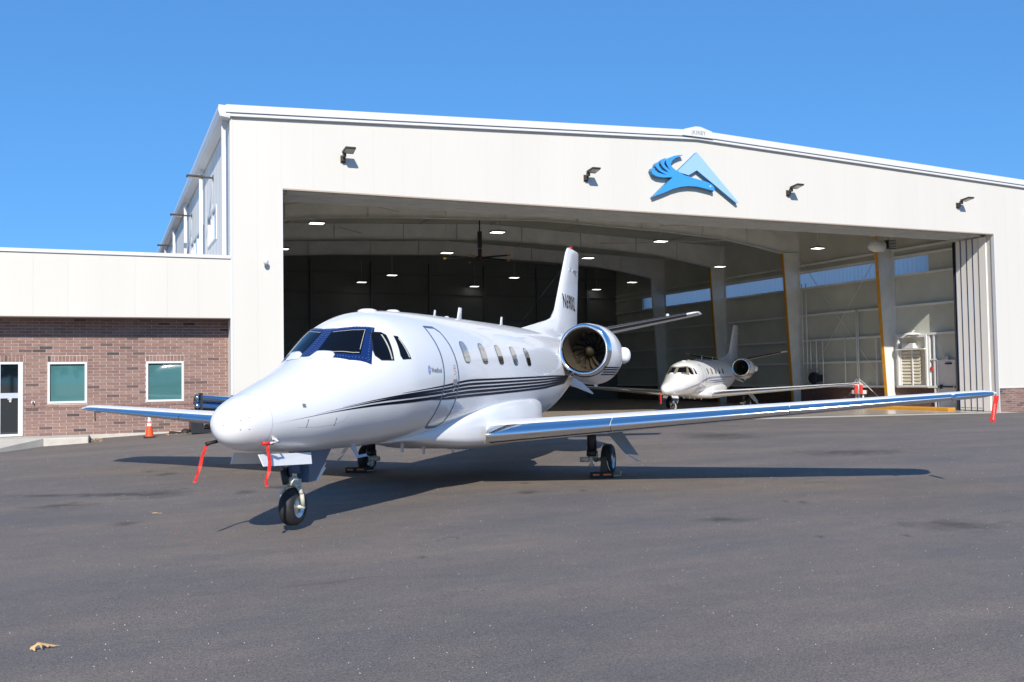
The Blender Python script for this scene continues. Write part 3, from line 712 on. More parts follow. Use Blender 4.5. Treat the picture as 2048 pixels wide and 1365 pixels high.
    # side cockpit windows
    c2=[(1.13,2.372),(1.30,2.37),(1.345,2.335),(1.225,1.985),(1.0,1.983),(.935,2.045),(.955,2.12)]
    c3=[(1.455,2.327),(1.53,2.322),(1.585,2.012),(1.40,2.0),(1.375,2.055)]
    for s in (1,-1):
        for poly,tr in ((c2,((1.262,2.33),(1.185,2.0))),(c3,((1.51,2.29),(1.545,2.03)))):
            b=MB(); sidepoly(b,poly,.0035,0,s); w_=mk(b,'cockpit_window',blackp_m)
            cx=sum(p[0] for p in poly)/len(poly); cz=sum(p[1] for p in poly)/len(poly)
            inn=[(lin(x,cx,.09),lin(z,cz,.07)) for x,z in poly]
            b=MB(); sidepoly(b,inn,.006,0,s); mk(b,'pane',glass_m,w_)
            b=MB(); ribbon(b,list(tr),.022,.0085,s,0,False); mk(b,'sealant_line',gear_m,w_)
    # cabin windows
    for k in range(6):
        x=3.47+.79*k if k<5 else 8.05
        if k==5: break
        for s in (1,-1):
            poly=rounded(x-.135,x+.135,1.985,2.325,.10)
            b=MB(); sidepoly(b,poly,.003,0,s); w_=mk(b,'cabin_window',seal_m)
            b=MB(); sidepoly(b,rounded(x-.122,x+.122,1.998,2.312,.09),.006,0,s); mk(b,'pane',cabglass_m,w_)
            lo=(0,.03,.13,.10,.14)[k]
            if lo: b=MB(); sidepoly(b,rounded(x-.112,x+.112,2.005,2.005+lo,.028,n=2),.008,0,s,2); mk(b,'window_shade_gap',shade_m,w_)
    # entry door outline, handle
    dr=[(2.47,2.50),(2.78,2.505),(2.88,2.44),(2.945,2.25),(3.0,2.0),(3.05,1.75),(3.06,1.5),(3.10,1.25),(3.12,1.10),(3.03,1.045),(2.80,1.04),(2.60,1.06),(2.53,1.13),(2.50,1.35),(2.505,1.6),(2.50,1.85),(2.485,2.1),(2.455,2.35)]
    b=MB(); ribbon(b,dr,.034,.0035); d_=mk(b,'entry_door_seal',seal_m)
    b=MB(); sidepoly(b,[(2.84,1.66),(2.99,1.66),(2.99,1.74),(2.84,1.74)],.005); mk(b,'door_handle',chrome2_m,d_)
    b=MB(); ribbon(b,[(2.92,1.66),(2.90,1.60),(2.86,1.57)],.015,.008,1,0,False); ribbon(b,[(2.93,1.74),(2.95,1.83),(2.91,1.86)],.012,.008,1,0,False); mk(b,'door_latch',chrome_m,d_)
    # belly fairing
    def fr(x):
        X=[2.1,2.6,3.2,4.0,5.0,6.3,7.0,7.35,7.47,7.50]
        w=pchip(X,[.28,.42,.62,.84,.95,.985,.985,.97,.95,.90],x); zt=pchip(X,[.90,.98,1.10,1.26,1.37,1.43,1.43,1.42,1.40,1.36],x); zb=pchip(X,[.853,.82,.74,.65,.60,.58,.62,.66,.70,.75],x)
        return w,zt,zb
    b=MB(); rg=[]
    for k in range(41):
        x=lin(2.1,7.5,k/40)
        if k>36: x=(7.0,7.35,7.44,7.48,7.50)[k-36]
        w,zt,zb=fr(x); zc=(zt+zb)/2; hh=(zt-zb)/2; ring=[]
        for q in range(48):
            a=2*math.pi*q/48; c,s_=math.cos(a),math.sin(a); e=2/lin(2.6,5.5,min(1,max(0,(x-2.6)/2.4)))
            ring.append((x,w*math.copysign(abs(c)**e,c),zc+hh*math.copysign(abs(s_)**e,s_)))
        rg.append(ring)
    b.loft(rg,cap0=True,cap1=True); mk(b,'wing_root_fairing',white_m)
    # wings
    for s in (1,-1):
        ys=[.7,1.4,2.1,2.75,3.5,4.5,5.5,6.5,7.5,8.2,8.42,8.56,8.64]
        def ring(y,x0,x1,n=12):
            xle,c,z,tc=wing_sec(y)
            k=1
            if y>8.3: k={8.42:.97,8.56:.80,8.64:.5}.get(y,1)
            return [(p[0],p[1]*s,p[2]) for p in foil(c*k,tc*(k if y>8.5 else 1),xle+(1-k)*c*.55,y,z,n,x0,x1)]
        b=MB(); b.loft([ring(y,.085,1,16) for y in ys],cap0=True,cap1=True,closed=True); w_=mk(b,'wing',white2_m)
        for a,c in ((.95,2.9),(2.9,5.6),(5.6,7.96)):
            b=MB(); yy=[lin(a+.006,c-.006,k/6) for k in range(7)]; b.loft([ring(y,0,.086,9) for y in yy],closed=False,cap0=False); 
            mk(b,'leading_edge',chrome_m,w_)
        b=MB(); yy=[8.0,8.2,8.42,8.56]; b.loft([ring(y,0,.086,9) for y in yy],closed=False); mk(b,'wing_tip_edge',chrome_m,w_)
        xle,c,z,tc=wing_sec(7.98); b=MB(); b.lathe([(0,0),(.03,.035),(.08,.05),(.16,.055),(.30,.03)],(xle-.05,7.98*s,z-.01),(1,0,0),16); mk(b,'navigation_light',chrome_m,w_)
        # ridges: vortex generators, stall strips
        b=MB()
        for k in range(26):
            y=3.4+.13*k; xle,c,z,tc=wing_sec(y); b.box(xle+.30,xle+.36,y*s-.004,y*s+.004,z+tc*c*.44,z+tc*c*.44+.022)
        stuff(mk(b,'vortex_generators',white2_m,w_,merge=False))
        xle,c,z,tc=wing_sec(3.0)
        b=MB()
        for y in (3.3,3.38,4.0,5.2,6.4):
            xle,c,z,tc=wing_sec(y); b.box(xle+c*.75,xle+c*1.03,y*s-.015,y*s+.015,z-.09,z-.02)
        mk(b,'flap_hinge',steel_m,w_,merge=False)
        b=MB()
        for y0 in (6.6,7.2,7.8): 
            xle,c,z,tc=wing_sec(y0); b.tube((xle+c,y0*s,z),(xle+c+.12,y0*s,z),.004,n=4)
        mk(b,'static_wick',black_m,w_,merge=False)
    # tail fin
    b=MB(); secs=[(2.70,10.9,3.1,.10),(2.95,11.15,2.95,.095),(3.2,11.72,2.42,.09),(3.45,11.97,2.2,.09),(4.2,12.53,1.78,.09),(5.0,13.13,1.33,.09),(5.12,13.25,1.22,.075),(5.17,13.36,1.0,.05)]
    b.loft([foil(c,t,x,0,z,14,vert=True,camber=0) for z,x,c,t in secs],cap0=True,cap1=True); fin=mk(b,'tail_fin',white_m)
    b=MB(); dz=[]
    for x in (8.9,9.4,10,10.6,11.2,11.7,12.2):
        zt=pchip([8.9,9.4,10.4,11.4,11.9,12.2],[2.83,2.90,3.05,3.20,3.33,3.6],x); w=pchip([8.9,10,11.5,12.2],[.03,.10,.13,.10],x); z0=fsec(x)[0]-.12
        ring=[(x,w*1.6,z0),(x,w*.9,lin(z0,zt,.5)),(x,w*.45,zt-.03),(x,0,zt),(x,-w*.45,zt-.03),(x,-w*.9,lin(z0,zt,.5)),(x,-w*1.6,z0)]
        dz.append(ring)
    b.loft(dz,closed=False,cap0=False,cap1=False); mk(b,'dorsal_fairing',white_m)
    b=MB(); b.prism([(9.35,2.66),(9.62,2.74),(9.70,2.56)],'y',.30,.42); mk(b,'dorsal_intake',blackp_m)
    b=MB(); b.add([(13.47,.071,5.05),(13.49,.071,5.05),(13.27,.10,3.35),(13.25,.10,3.35)],[(0,1,2,3)]); 
    b=MB(); b.box(13.55,13.95,.02,.09,4.58,4.61).box(13.2,13.26,.03,.10,4.57,4.62); mk(b,'rudder_horn',chrome2_m,fin)
    b=MB(); b.tube((13.62,0,5.17),(13.62,0,5.22),.05,.05,12); b.tube((13.80,0,5.15),(13.80,0,5.26),.008,n=6); mk(b,'beacon',mat('beacon_red',(.5,.01,.01),.2),fin)
    for zz in (5.02,4.5,4.0):
        b=MB(); x=lin(14.46,14.2,(5.1-zz)/1.1); b.tube((x-.03,0,zz),(x+.10,0,zz),.004,n=4); mk(b,'static_wick',black_m,fin)
    b=MB(); 
    b.add([(13.52,.0625,5.05),(13.56,.0625,5.05),(13.20,.099,3.4),(13.14,.099,3.4)],[(0,1,2,3)])
    # stabiliser
    for s in (1,-1):
        b=MB(); yy=[0,.6,1.5,2.5,3.15,3.24,3.27]
        def sr(y,x0,x1,n=12):
            t=y/3.27; xle=lin(11.92,13.32,t); c=lin(1.75,.92,t)*(1 if y<3.2 else (.93 if y<3.25 else .8)); z=lin(2.75,3.36,t); return [(p[0],p[1]*s,p[2]) for p in foil(c,.10 if y<3.2 else .07,xle,y,z,n,x0,x1,camber=0)]
        b.loft([sr(y,.12,1,14) for y in yy],cap0=True,cap1=True); h_=mk(b,'tailplane',white2_m)
        b=MB(); b.loft([sr(y,0,.121,8) for y in (.3,.6,1.5,2.5,3.0)],closed=False); mk(b,'deice_boot',blackp_m,h_)
        b=MB(); b.loft([sr(y,0,.121,8) for y in (3.002,3.15,3.24,3.27)],closed=False,cap1=False); mk(b,'tailplane_tip',white_m,h_)
        b=MB()
        for off in (.020,.055):
            vs=[]
            for y in (.9,3.0):
                t=y/3.27; xle=lin(11.92,13.32,t); c=lin(1.75,.92,t); z=lin(2.75,3.36,t); vs+=[(xle+off*c*.6,y*s,z+.0255*c*(1+off*12)),(xle+off*c*.6+.012,y*s,z+.0265*c*(1+off*12))]
            b.add([vs[0],vs[1],vs[3],vs[2]],[(0,1,2,3)])
        mk(b,'boot_stripe',white2_m,h_)
        b=MB(); t=2.6/3.27; b.lathe([(-.05,0),(-.04,.03),(0,.045),(.04,.03),(.05,0)],(lin(11.92,13.32,t)+.08,2.55*s,lin(2.75,3.36,t)+.06),(1,0,0),12); mk(b,'tail_lamp',trim_m,h_)
    # ventral strakes
    for s in (1,-1):
        b=MB(); b.hexa([(11.4,.42*s,1.70),(13.1,.22*s,1.84),(13.1,.20*s,1.81),(11.4,.40*s,1.67),(12.5,.78*s,1.42),(13.2,.62*s,1.42),(13.2,.61*s,1.40),(12.5,.77*s,1.40)]); mk(b,'ventral_strake',white2_m)
    # engines
    for s in (1,-1):
        cy,cz,x0=1.42*s,2.36,9.0
        prof=[(.10,.548),(.17,.562),(.35,.592),(.6,.625),(.95,.650),(1.3,.635),(1.7,.575),(2.05,.50),(2.35,.42),(2.6,.36)]
        def ctr(t): return (1.42-.0*t-.09*max(0,t-.5))*s, 2.36-.085*math.sin(min(1,t/2.6)*math.pi)
        b=MB(); rg=[]
        for t,r in [(t_,pchip([p[0] for p in prof],[p[1] for p in prof],t_)) for t_ in [.17+.1215*k for k in range(21)]]:
            y_,z_=ctr(t); rg.append([(x0+t,y_+r*math.cos(2*math.pi*k/48),z_+r*math.sin(2*math.pi*k/48)) for k in range(48)])
        b.loft(rg); e_=mk(b,'engine_nacelle',white_m)
        b=MB(); lipr=[(.169,.5625),(.099,.549),(.04,.542),(.005,.522),(-.004,.500),(.005,.478),(.03,.460),(.08,.448)]
        b.loft([[(x0+t,cy+r*math.cos(2*math.pi*k/64),ctr(.1)[1]*0+2.355+r*math.sin(2*math.pi*k/64)) for k in range(64)] for t,r in lipr]); mk(b,'inlet_lip',chrome_m,e_)
        b=MB(); b.loft([[(x0+t,cy+r*math.cos(2*math.pi*k/48),2.355+r*math.sin(2*math.pi*k/48)) for k in range(48)] for t,r in ((.08,.448),(.2,.425),(.45,.415),(.82,.41))]); mk(b,'inlet_duct',duct_m,e_)
        b=MB(); b.add([(x0+.82,cy+.41*math.cos(2*math.pi*k/32),2.355+.405*math.sin(2*math.pi*k/32)) for k in range(32)],[tuple(range(32))]); mk(b,'fan_backing',dark_m,e_)
        b=MB(); NB=16
        for k in range(NB):
            a0=2*math.pi*k/NB; vs=[]
            for i in range(5):
                r=lin(.11,.405,i/4); tw=math.radians(lin(30,62,i/4)); c=lin(.11,.17,i/4); sw=a0+.25*(i/4)**2
                for q in (-.5,.5):
                    dx=q*c*math.cos(tw); dt=q*c*math.sin(tw)/r*.62; vs.append((x0+.68+dx,cy+r*math.cos(sw+dt),2.355+r*math.sin(sw+dt)))
            b.add(vs,[(2*i,2*i+1,2*i+3,2*i+2) for i in range(4)],0,True)
        mk(b,'fan_blades',fan_m,e_)
        b=MB(); b.lathe([(0,0),(.02,.03),(.08,.075),(.15,.105),(.22,.12)],(x0+.43,cy,2.355),(1,0,0),24); mk(b,'spinner',fan_m,e_)
        y_,z_=ctr(2.6); b=MB(); b.lathe([(0,.36),(.25,.31),(.25,.29),(-.1,.30)],(x0+2.58,y_,z_),(1,0,0),32); mk(b,'exhaust_nozzle',chrome2_m,e_)
        # reverser stang fairing on the outboard side
        b=MB(); rg=[]
        for x,w,h in ((10.52,.05,.05),(10.58,.18,.14),(10.70,.25,.185),(11.0,.25,.19),(11.3,.20,.16),(11.7,.05,.06)):
            yb=abs(ctr(x-9)[0])+pchip([p[0] for p in prof],[p[1] for p in prof],x-9)-.06
            rg.append([(x,(yb+w*max(0,math.cos(a))**.5 if math.cos(a)>0 else yb-.03)*s,2.27+h*math.sin(a)) for a in [2*math.pi*k/20 for k in range(20)]])
        b.loft(rg,cap0=True,cap1=True); mk(b,'reverser_fairing',white2_m,e_)
        b=MB(); b.box(10.0,10.25,(1.40)*s-.012,(1.40)*s+.012,1.58,1.70); mk(b,'drain_mast',white2_m,e_)
        # stripes round the lower nacelle
        b=MB()
        for q,zz in enumerate((1.98,1.935,1.885,1.835)):
            for side_ in (1,-1):
                vs=[]
                for k in range(14):
                    t=lin(.12+.05*q,1.75-.12*q,k/13); r=pchip([p[0] for p in prof],[p[1] for p in prof],t)+.002; y_,z_=ctr(t)
                    for dz_ in (.013,-.013):
                        h=max(-.999,min(.999,(zz+dz_-z_)/r)); vs.append((x0+t,y_+side_*r*math.sqrt(1-h*h)*1.0,zz+dz_))
                b.add(vs,[(2*i,2*i+1,2*i+3,2*i+2) for i in range(13)],0,True)
        mk(b,'nacelle_stripes',livery,e_)
        # pylon
        b=MB(); b.loft([foil(c_,.07,xl,y*s,2.28,12,camber=0) for y,xl,c_ in ((.55,9.35,3.0),(.95,9.7,2.5))]); mk(b,'engine_pylon',white_m)
        b=MB(); b.loft([[(p[0]-.004,p[1],p[2]) for p in foil(c_,.10,xl,y*s,2.28,6,0,.02,camber=0)] for y,xl,c_ in ((.80,9.50,2.8),(.96,9.70,2.5))],closed=False); mk(b,'pylon_boot',blackp_m)
    # nose gear
    ng=bpy.data.objects.new('nose_gear',None); COL.objects.link(ng); ng.parent=J
    b=MB(); b.tube((.02,0,.50),(.04,0,.95),.045,n=14); mk(b,'strut',chrome_m,ng)
    b=MB(); b.tube((.04,0,.62),(.05,0,1.0),.07,n=14); mk(b,'oleo',seal_m,ng)
    b=MB(); b.path([(0,0,.52),(-.03,.10,.46),(-.02,.135,.38),(.0,.14,.24)],.026,8); b.path([(0,0,.52),(-.03,-.10,.46),(-.02,-.135,.38),(.0,-.14,.24)],.026,8); b.tube((0,-.05,.52),(0,.05,.52),.06); b.box(.06,.12,-.05,.05,.44,.55); mk(b,'fork',gear_m,ng)
    tp=[(-.095,.13),(-.093,.175),(-.075,.205),(-.05,.222),(-.018,.226),(-.006,.214),(.006,.214),(.018,.226),(.05,.222),(.075,.205),(.093,.175),(.095,.13)]
    b=MB(); b.lathe(tp,(0,0,.226),(0,1,0),40); ty=mk(b,'nose_tyre',black_m,ng)
    b=MB(); b.lathe([(-.085,.0),(-.07,.05),(-.045,.10),(-.08,.135)],(0,0,.226),(0,1,0),24); b.lathe([(.085,.0),(.07,.05),(.045,.10),(.08,.135)],(0,0,.226),(0,1,0),24); mk(b,'rim',chrome2_m,ng)
    b=MB(); b.tube((0,-.155,.226),(0,.155,.226),.022); mk(b,'axle',gear_m,ng)
    b=MB(); b.box(.0,.09,-.135,-.085,.55,.70); b.tube((-.07,-.05,.50),(-.05,-.10,.66),.04); mk(b,'torque_link',blackp_m,ng)
    for s,m_ in ((1,white2_m),(-1,white2_m)):
        xf=-1.10 if s>0 else -.84; b=MB(); b.hexa([(xf,.24*s,.93),(-.04,.26*s,.88),(-.04,.275*s,.88),(xf,.255*s,.93),(xf+.02,.29*s,.80),(-.12,.32*s,.75),(-.12,.335*s,.75),(xf+.02,.305*s,.80)]); mk(b,'nose_gear_door',m_,ng)
    b=MB(); b.hexa([(.20,-.13,.90),(.80,-.10,.90),(.80,.10,.90),(.20,.13,.90),(.16,-.12,.50),(.42,-.08,.50),(.42,.08,.50),(.16,.12,.50)]); mk(b,'strut_fairing_door',mat('dark_blue_panel',(.10,.15,.22),.35),ng)  # plate behind the strut, dark blue in its own colour
    b=MB(); b.add([(.42,.083,.49),(.60,.083,.62),(.66,.09,.72),(.60,.09,.68),(.40,.083,.53)],[(0,1,2,3,4)]); b.hexa([(.40,-.085,.495),(.62,-.085,.64),(.66,-.085,.64),(.46,-.085,.495),(.40,.085,.495),(.62,.085,.64),(.66,.085,.64),(.46,.085,.495)]); mk(b,'fairing_edge',white2_m,ng)
    # main gear
    for s in (1,-1):
        mg=bpy.data.objects.new('main_gear',None); COL.objects.link(mg); mg.parent=J
        y=2.17*s; xx=6.68
        b=MB(); b.tube((xx-.28,y,.42),(xx-.28,y,.90),.085,n=16); b.tube((xx-.28,y,.36),(xx-.28,y,.46),.10,n=16); mk(b,'strut',blackp_m,mg)
        b=MB(); b.tube((xx-.28,y-.07*s,.38),(xx-.28,y+.10*s,.38),.045); b.tube((xx-.26,y,.37),(xx+.02,y,.27),.045); b.tube((xx-.34,y,.36),(xx-.33,y,.20),.022); b.tube((xx-.34,y-.04,.20),(xx-.34,y+.04,.20),.03); b.tube((xx-.34,y-.20*s,.30),(xx-.34,y-.04*s,.30),.045); mk(b,'trailing_link',gear_m,mg)
        b=MB(); b.lathe([(t*1.05,r*1.22) for t,r in ((-.09,.13),(-.092,.17),(-.08,.205),(-.055,.225),(0,.23),(.055,.225),(.08,.205),(.092,.17),(.09,.13))],(xx,2.40*s,.28),(0,1,0),40); mk(b,'main_tyre',black_m,mg)
        b=MB(); b.lathe([(-.08,.0),(-.07,.08),(-.05,.13),(-.09,.16)],(xx,2.40*s,.28),(0,1,0),24); b.lathe([(.08,.0),(.07,.08),(.05,.13),(.09,.16)],(xx,2.40*s,.28),(0,1,0),24); mk(b,'rim',chrome2_m,mg)
        b=MB(); b.tube((xx,y,.28),(xx,2.42*s,.28),.035); mk(b,'axle',gear_m,mg)
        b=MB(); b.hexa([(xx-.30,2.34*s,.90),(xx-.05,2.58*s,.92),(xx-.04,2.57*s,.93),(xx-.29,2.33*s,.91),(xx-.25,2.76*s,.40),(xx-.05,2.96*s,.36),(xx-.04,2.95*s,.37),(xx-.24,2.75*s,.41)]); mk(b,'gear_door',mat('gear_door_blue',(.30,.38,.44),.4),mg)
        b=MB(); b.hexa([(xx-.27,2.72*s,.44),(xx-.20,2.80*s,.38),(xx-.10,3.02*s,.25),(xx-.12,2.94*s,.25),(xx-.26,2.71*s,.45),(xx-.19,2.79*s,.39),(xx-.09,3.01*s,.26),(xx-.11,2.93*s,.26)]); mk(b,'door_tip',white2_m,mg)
        b=MB(); b.tube((xx-.28,y,.85),(xx-.28,1.55*s,.95),.02); mk(b,'side_brace',steel_m,mg)
    # antennas, probes and masts
    b=MB(); b.hexa([(1.12,.12,.96),(1.27,.12,.96),(1.27,.14,.96),(1.12,.14,.96),(1.42,.125,.70),(1.48,.125,.70),(1.48,.135,.70),(1.42,.135,.70)]); b.hexa([(1.42,.12,.70),(1.70,.12,.705),(1.70,.14,.705),(1.42,.14,.70),(1.42,.12,.735),(1.66,.12,.74),(1.66,.14,.74),(1.42,.14,.735)]); mk(b,'belly_mast',mat('mast_blue',(.42,.55,.75),.4))
    def blade(x,y,h,c,m=white_m,nm='antenna'):
        z=fsec(x)[0]-.02; b=MB(); b.loft([foil(c,.16,x,y,z,8,vert=True,camber=0),foil(c*.7,.14,x+c*.45,y,z+h,8,vert=True,camber=0)],cap0=True,cap1=True); mk(b,nm,m)
    blade(4.42,0,.13,.10); blade(5.48,0,.24,.22); blade(7.83,0,.20,.16)
    for x,r in ((2.02,.14),(2.85,.11),(5.0,.05)):
        b=MB(); b.lathe([(-.03,r),(.01,r*.95),(.028,r*.6),(.032,0)],(x,0,fsec(x)[0]),(0,0,1),20); mk(b,'antenna_dome',trim_m)
    for x,y in ((3.9,0),(4.9,.1),(3.3,-.1)):
        b=MB(); zq=fr(x)[2]; b.box(x,x+.08,y-.01,y+.01,zq-.09,zq+.03); mk(b,'belly_antenna',white2_m)
    for s in (1,-1):
        b=MB(); p=Vector(fside(-.92,1.10)); p.y*=s; q=p+Vector((0,.07*s,-.045)); b.tube(p,q,.012,n=8); b.tube(q,q+Vector((-.16,0,0)),.011,n=8); b.box(p.x-.02,p.x+.06,min(p.y,p.y+.012*s),max(p.y,p.y+.012*s),p.z-.02,p.z+.03); mk(b,'pitot_probe',trim_m)
    b=MB(); b.tube((13.2,.0,4.75),(9.0,.0,2.9),.0016,n=4); mk(b,'aerial_wire',blackp_m)
    return J
T1=(2.09,11.50,.058)
J1=build_jet('large white business jet on the asphalt with thin navy stripes, parked before the hangar',jet_matrix(T1,(.664,.748),(.748,-.664),-.0107,.0085),navy_m)
def stripes(J,m,n=5,gap=None):
    X=[-1.02,.18,1.2,2.45,3.6,4.9,7.6,8.4,9.6]
    zt=[1.258,1.434,1.557,1.655,1.745,1.768,1.818,1.832,1.83]; zb=[1.25,1.372,1.425,1.445,1.475,1.502,1.575,1.625,1.70]
    starts=[1.3,.1,-.35,-1.0,2.2]; ends=[9.6,9.6,9.5,9.4,9.3]
    fr_=[.07,.285,.50,.73,.95]; wd=[.031,.036,.038,.043,.042]
    for i in range(n):
        b=MB(); vs=[]; N=110
        for k in range(N+1):
            x=lin(starts[i],ends[i],k/N); a,c=pchip(X,zb,x),pchip(X,zt,x); z=lin(c,a,fr_[i] if i<3 or x>2.6 else lin(.92 if i==3 else .95,fr_[i],min(1,max(0,(x-1.2)/1.8))))
            w=wd[i]*min(1,(x-starts[i])/(1.8 if i!=4 else .8)+.10)*min(1,(c-a)/.15)
            for q in (.5,-.5):
                x_,y_,z_=fside(x,z+q*w,.0022); vs+=[(x_,y_,z_)]
        fs=[(2*k,2*k+1,2*k+3,2*k+2) for k in range(N)]
        b.add(vs,fs,0,True); b.add([(x,-y,z) for x,y,z in vs],fs,0,True); b.build('stripe',m,J,flip=True,merge=False)
stripes(J1,navy_m)
b=MB(); vs=[]
for k in range(13):
    x=lin(2.3,3.25,k/12); zt_=1.50-.02*k/12; zb_=lin(1.47,1.18,min(1,k/6)) if k<7 else lin(1.18,1.36,(k-6)/6)
# registration, sill lettering, emblem
FL=Matrix.Diagonal((-1,1,1,1))
def side_text(name,s,size,x,z,m,J,yfun,sx=.8,side=1,off=.004,sp=1.0,lean=0,bold=0,width=0):
    mw=Matrix.Translation((0,0,0))
    o=text(name,s,size,m,J,None,.001,sp,sx,bold)
    me=o.data
    if width:
        x_=[v.co.x for v in me.vertices]; q=width/(max(x_)-min(x_))
        for v in me.vertices: v.co.x*=q
    for v in me.vertices:
        # text x runs aft on the left side (image left to right), up is z
        tx,tz,d=v.co.x,v.co.y,v.co.z
        X=x+tx*side+lean*tz; Z=z+tz; Y=yfun(X,Z)+off+d
        v.co=(-X,Y*side,Z)
    me.update(); return o
def finy(X,Z):
    t=(Z-3.45)/1.55; xle=lin(11.97,13.13,t); c=lin(2.2,1.33,t); u=min(1,max(0.001,(X-xle)/c))
    return 5*.09*c*(.2969*math.sqrt(u)-.126*u-.3516*u*u+.2843*u**3-.1036*u**4)
for s in (1,-1):
    side_text('registration','N690XL',.50,13.12,3.71,navy_m,J1,finy,.80,s,.0065,1.10,0,.006,1.34)
fy=lambda X,Z: fside(X,Z)[1]
side_text('company_name','WestRock',.095,2.255,1.865,mat('grey_blue_ink',(.12,.14,.22),.4),J1,fy,.85,1,.0035)
b=MB(); 
ribbon(b,[(2.02+.033*math.cos(a),1.868+.055*math.sin(a)) for a in [2*math.pi*k/16 for k in range(16)]],.010,.0035)
ribbon(b,[(2.0,1.895),(2.045,1.895)],.010,.0037,1,0,False); ribbon(b,[(2.0,1.845),(2.045,1.845)],.010,.0037,1,1,False); ribbon(b,[(1.99,1.87),(2.055,1.87)],.010,.0037,1,2,False)
b.build('globe_emblem',[mat('emblem_blue',(.05,.12,.45),.4),mat('emblem_red',(.55,.05,.05),.4),peak_m],J1,flip=True)
b=MB(); ribbon(b,[(2.86,1.865),(2.93,1.865),(2.93,1.945),(2.86,1.945)],.009,.0035); b.build('door_placard',mat('placard_red',(.75,.25,.2),.5),J1,flip=True)
side_text('placard_text','EXIT',.034,2.895,1.905,MATS['placard_red'],J1,fy,.9,1,.0035)
side_text('placard_text','EXIT',.034,2.89,1.815,MATS['placard_red'],J1,fy,.9,1,.0035)
# second jet inside the hangar
c2_,s2_=.772,.636
J2S=.912
J2=dup(J1,mw=jet_matrix((27.465*J2S,42.119*J2S,G(25,38.4)+.03),(c2_,s2_),(s2_,-c2_),.0,.0)@Matrix.Scale(J2S,4),label='smaller-looking white business jet inside the hangar with blue stripes along its side',skip=('stripe','registration','company_name','globe_emblem','door_placard','placard_text','aerial_wire'))
tan_frame=mat('screen_frame_tan',(.20,.18,.13),.5)
for o in ALL():
    if o.parent==J2 and o.name.startswith('windscreen'): o.material_slots[0].link='OBJECT'; o.material_slots[0].material=tan_frame
# its own livery: two blue lines sweeping up
for q,(za,zb_) in enumerate((((.0)),(.045)) if False else ((0,0),(.07,.02))):
    b=MB(); vs=[]; N=80
    for k in range(N+1):
        x=lin(-.9,8.8,k/N); z=pchip([-.9,0,1.5,2.6,3.6,5,8.8],[1.13,1.22,1.45,1.68,1.80,1.83,1.83],x)-za+zb_*k/N; w=.030*min(1,(x+.9)/2+.1)
        for s_ in (.5,-.5): vs.append(fside(x,z+s_*w,.0025))
    fs=[(2*k,2*k+1,2*k+3,2*k+2) for k in range(N)]
    b.add(vs,fs,0,True); b.add([(x,-y,z) for x,y,z in vs],fs,0,True); b.build('stripe',blue_m,J2,flip=True,merge=False)
for z0,x0_,x1_,z1 in ((1.62,3.6,7.2,1.66),(1.52,4.2,7.0,1.56)):
    b=MB(); vs=[]
    for k in range(31):
        x=lin(x0_,x1_,k/30); z=lin(z0,z1,k/30); w=.05*math.sin(math.pi*min(1,max(.02,k/30)))**.5
        for s_ in (.5,-.5): vs.append(fside(x,z+s_*w,.0025))
    b.add(vs,[(2*k,2*k+1,2*k+3,2*k+2) for k in range(30)],0,True); b.build('stripe_flash',blue_m,J2,flip=True,merge=False)
def J1P(x,y,z): return J1.matrix_world@Vector((-x,y,z))
def J2P(x,y,z): return J2.matrix_world@Vector((-x,y,z))
# ------------------------------------------------------------------ small things
bpy.context.view_layer.update()
def streamer(name,label,pts,w=.045,letters=False):
    "ribbon through world points"
    t=thing(name,label,'streamer',pts[0],group='red cover streamers on the jets'); b=MB(); vs=[]
    o=Vector(pts[0])
    for i,p in enumerate(pts):
        p=Vector(p)-o; tw=(.3,-.2,.5,.1,-.4,.3)[i%6]; d=Vector((math.cos(tw-.4),math.sin(tw-.4),0))*w/2
        if i==0: d*=.5
        vs+=[p-d,p+d,p+d+Vector((0,.004,0)),p-d+Vector((0,.004,0))]
    n=len(pts)
    for i in range(n-1):
        a=4*i; c=a+4
        b.add([vs[a],vs[a+1],vs[a+2],vs[a+3],vs[c],vs[c+1],vs[c+2],vs[c+3]],[(0,1,5,4),(1,2,6,5),(2,3,7,6),(3,0,4,7)]+([(0,3,2,1)] if i==0 else [])+([(4,5,6,7)] if i==n-2 else []))
    b.build('ribbon',red_m,t); return t
pl=J1P(-1.09,.36,1.045); pr_=J1P(-1.09,-.36,1.05)
t=streamer('pitot_streamer','red ribbon on the near side of the nose, hanging over the gear door',[pl,pl+Vector((.0,0,-.06)),pl+Vector((.02,0,-.20)),pl+Vector((.01,.0,-.30)),pl+Vector((-.02,0,-.38)),pl+Vector((-.015,0,-.46))],.038)
b=MB(); b.tube((-.07,-.03,.01),(.06,.03,.005),.02,n=10); b.build('cover',red_m,t)
t=streamer('pitot_streamer','red ribbon hanging off the far side of the nose, left of the radome',[pr_,pr_+Vector((-.06,-.02,-.03)),pr_+Vector((-.10,-.02,-.14)),pr_+Vector((-.12,-.02,-.24)),pr_+Vector((-.15,-.02,-.34)),pr_+Vector((-.18,-.02,-.42))],.038)
b=MB(); b.tube((-.06,-.03,.0),(.06,.02,.02),.02,n=10); b.build('cover',black_m,t)
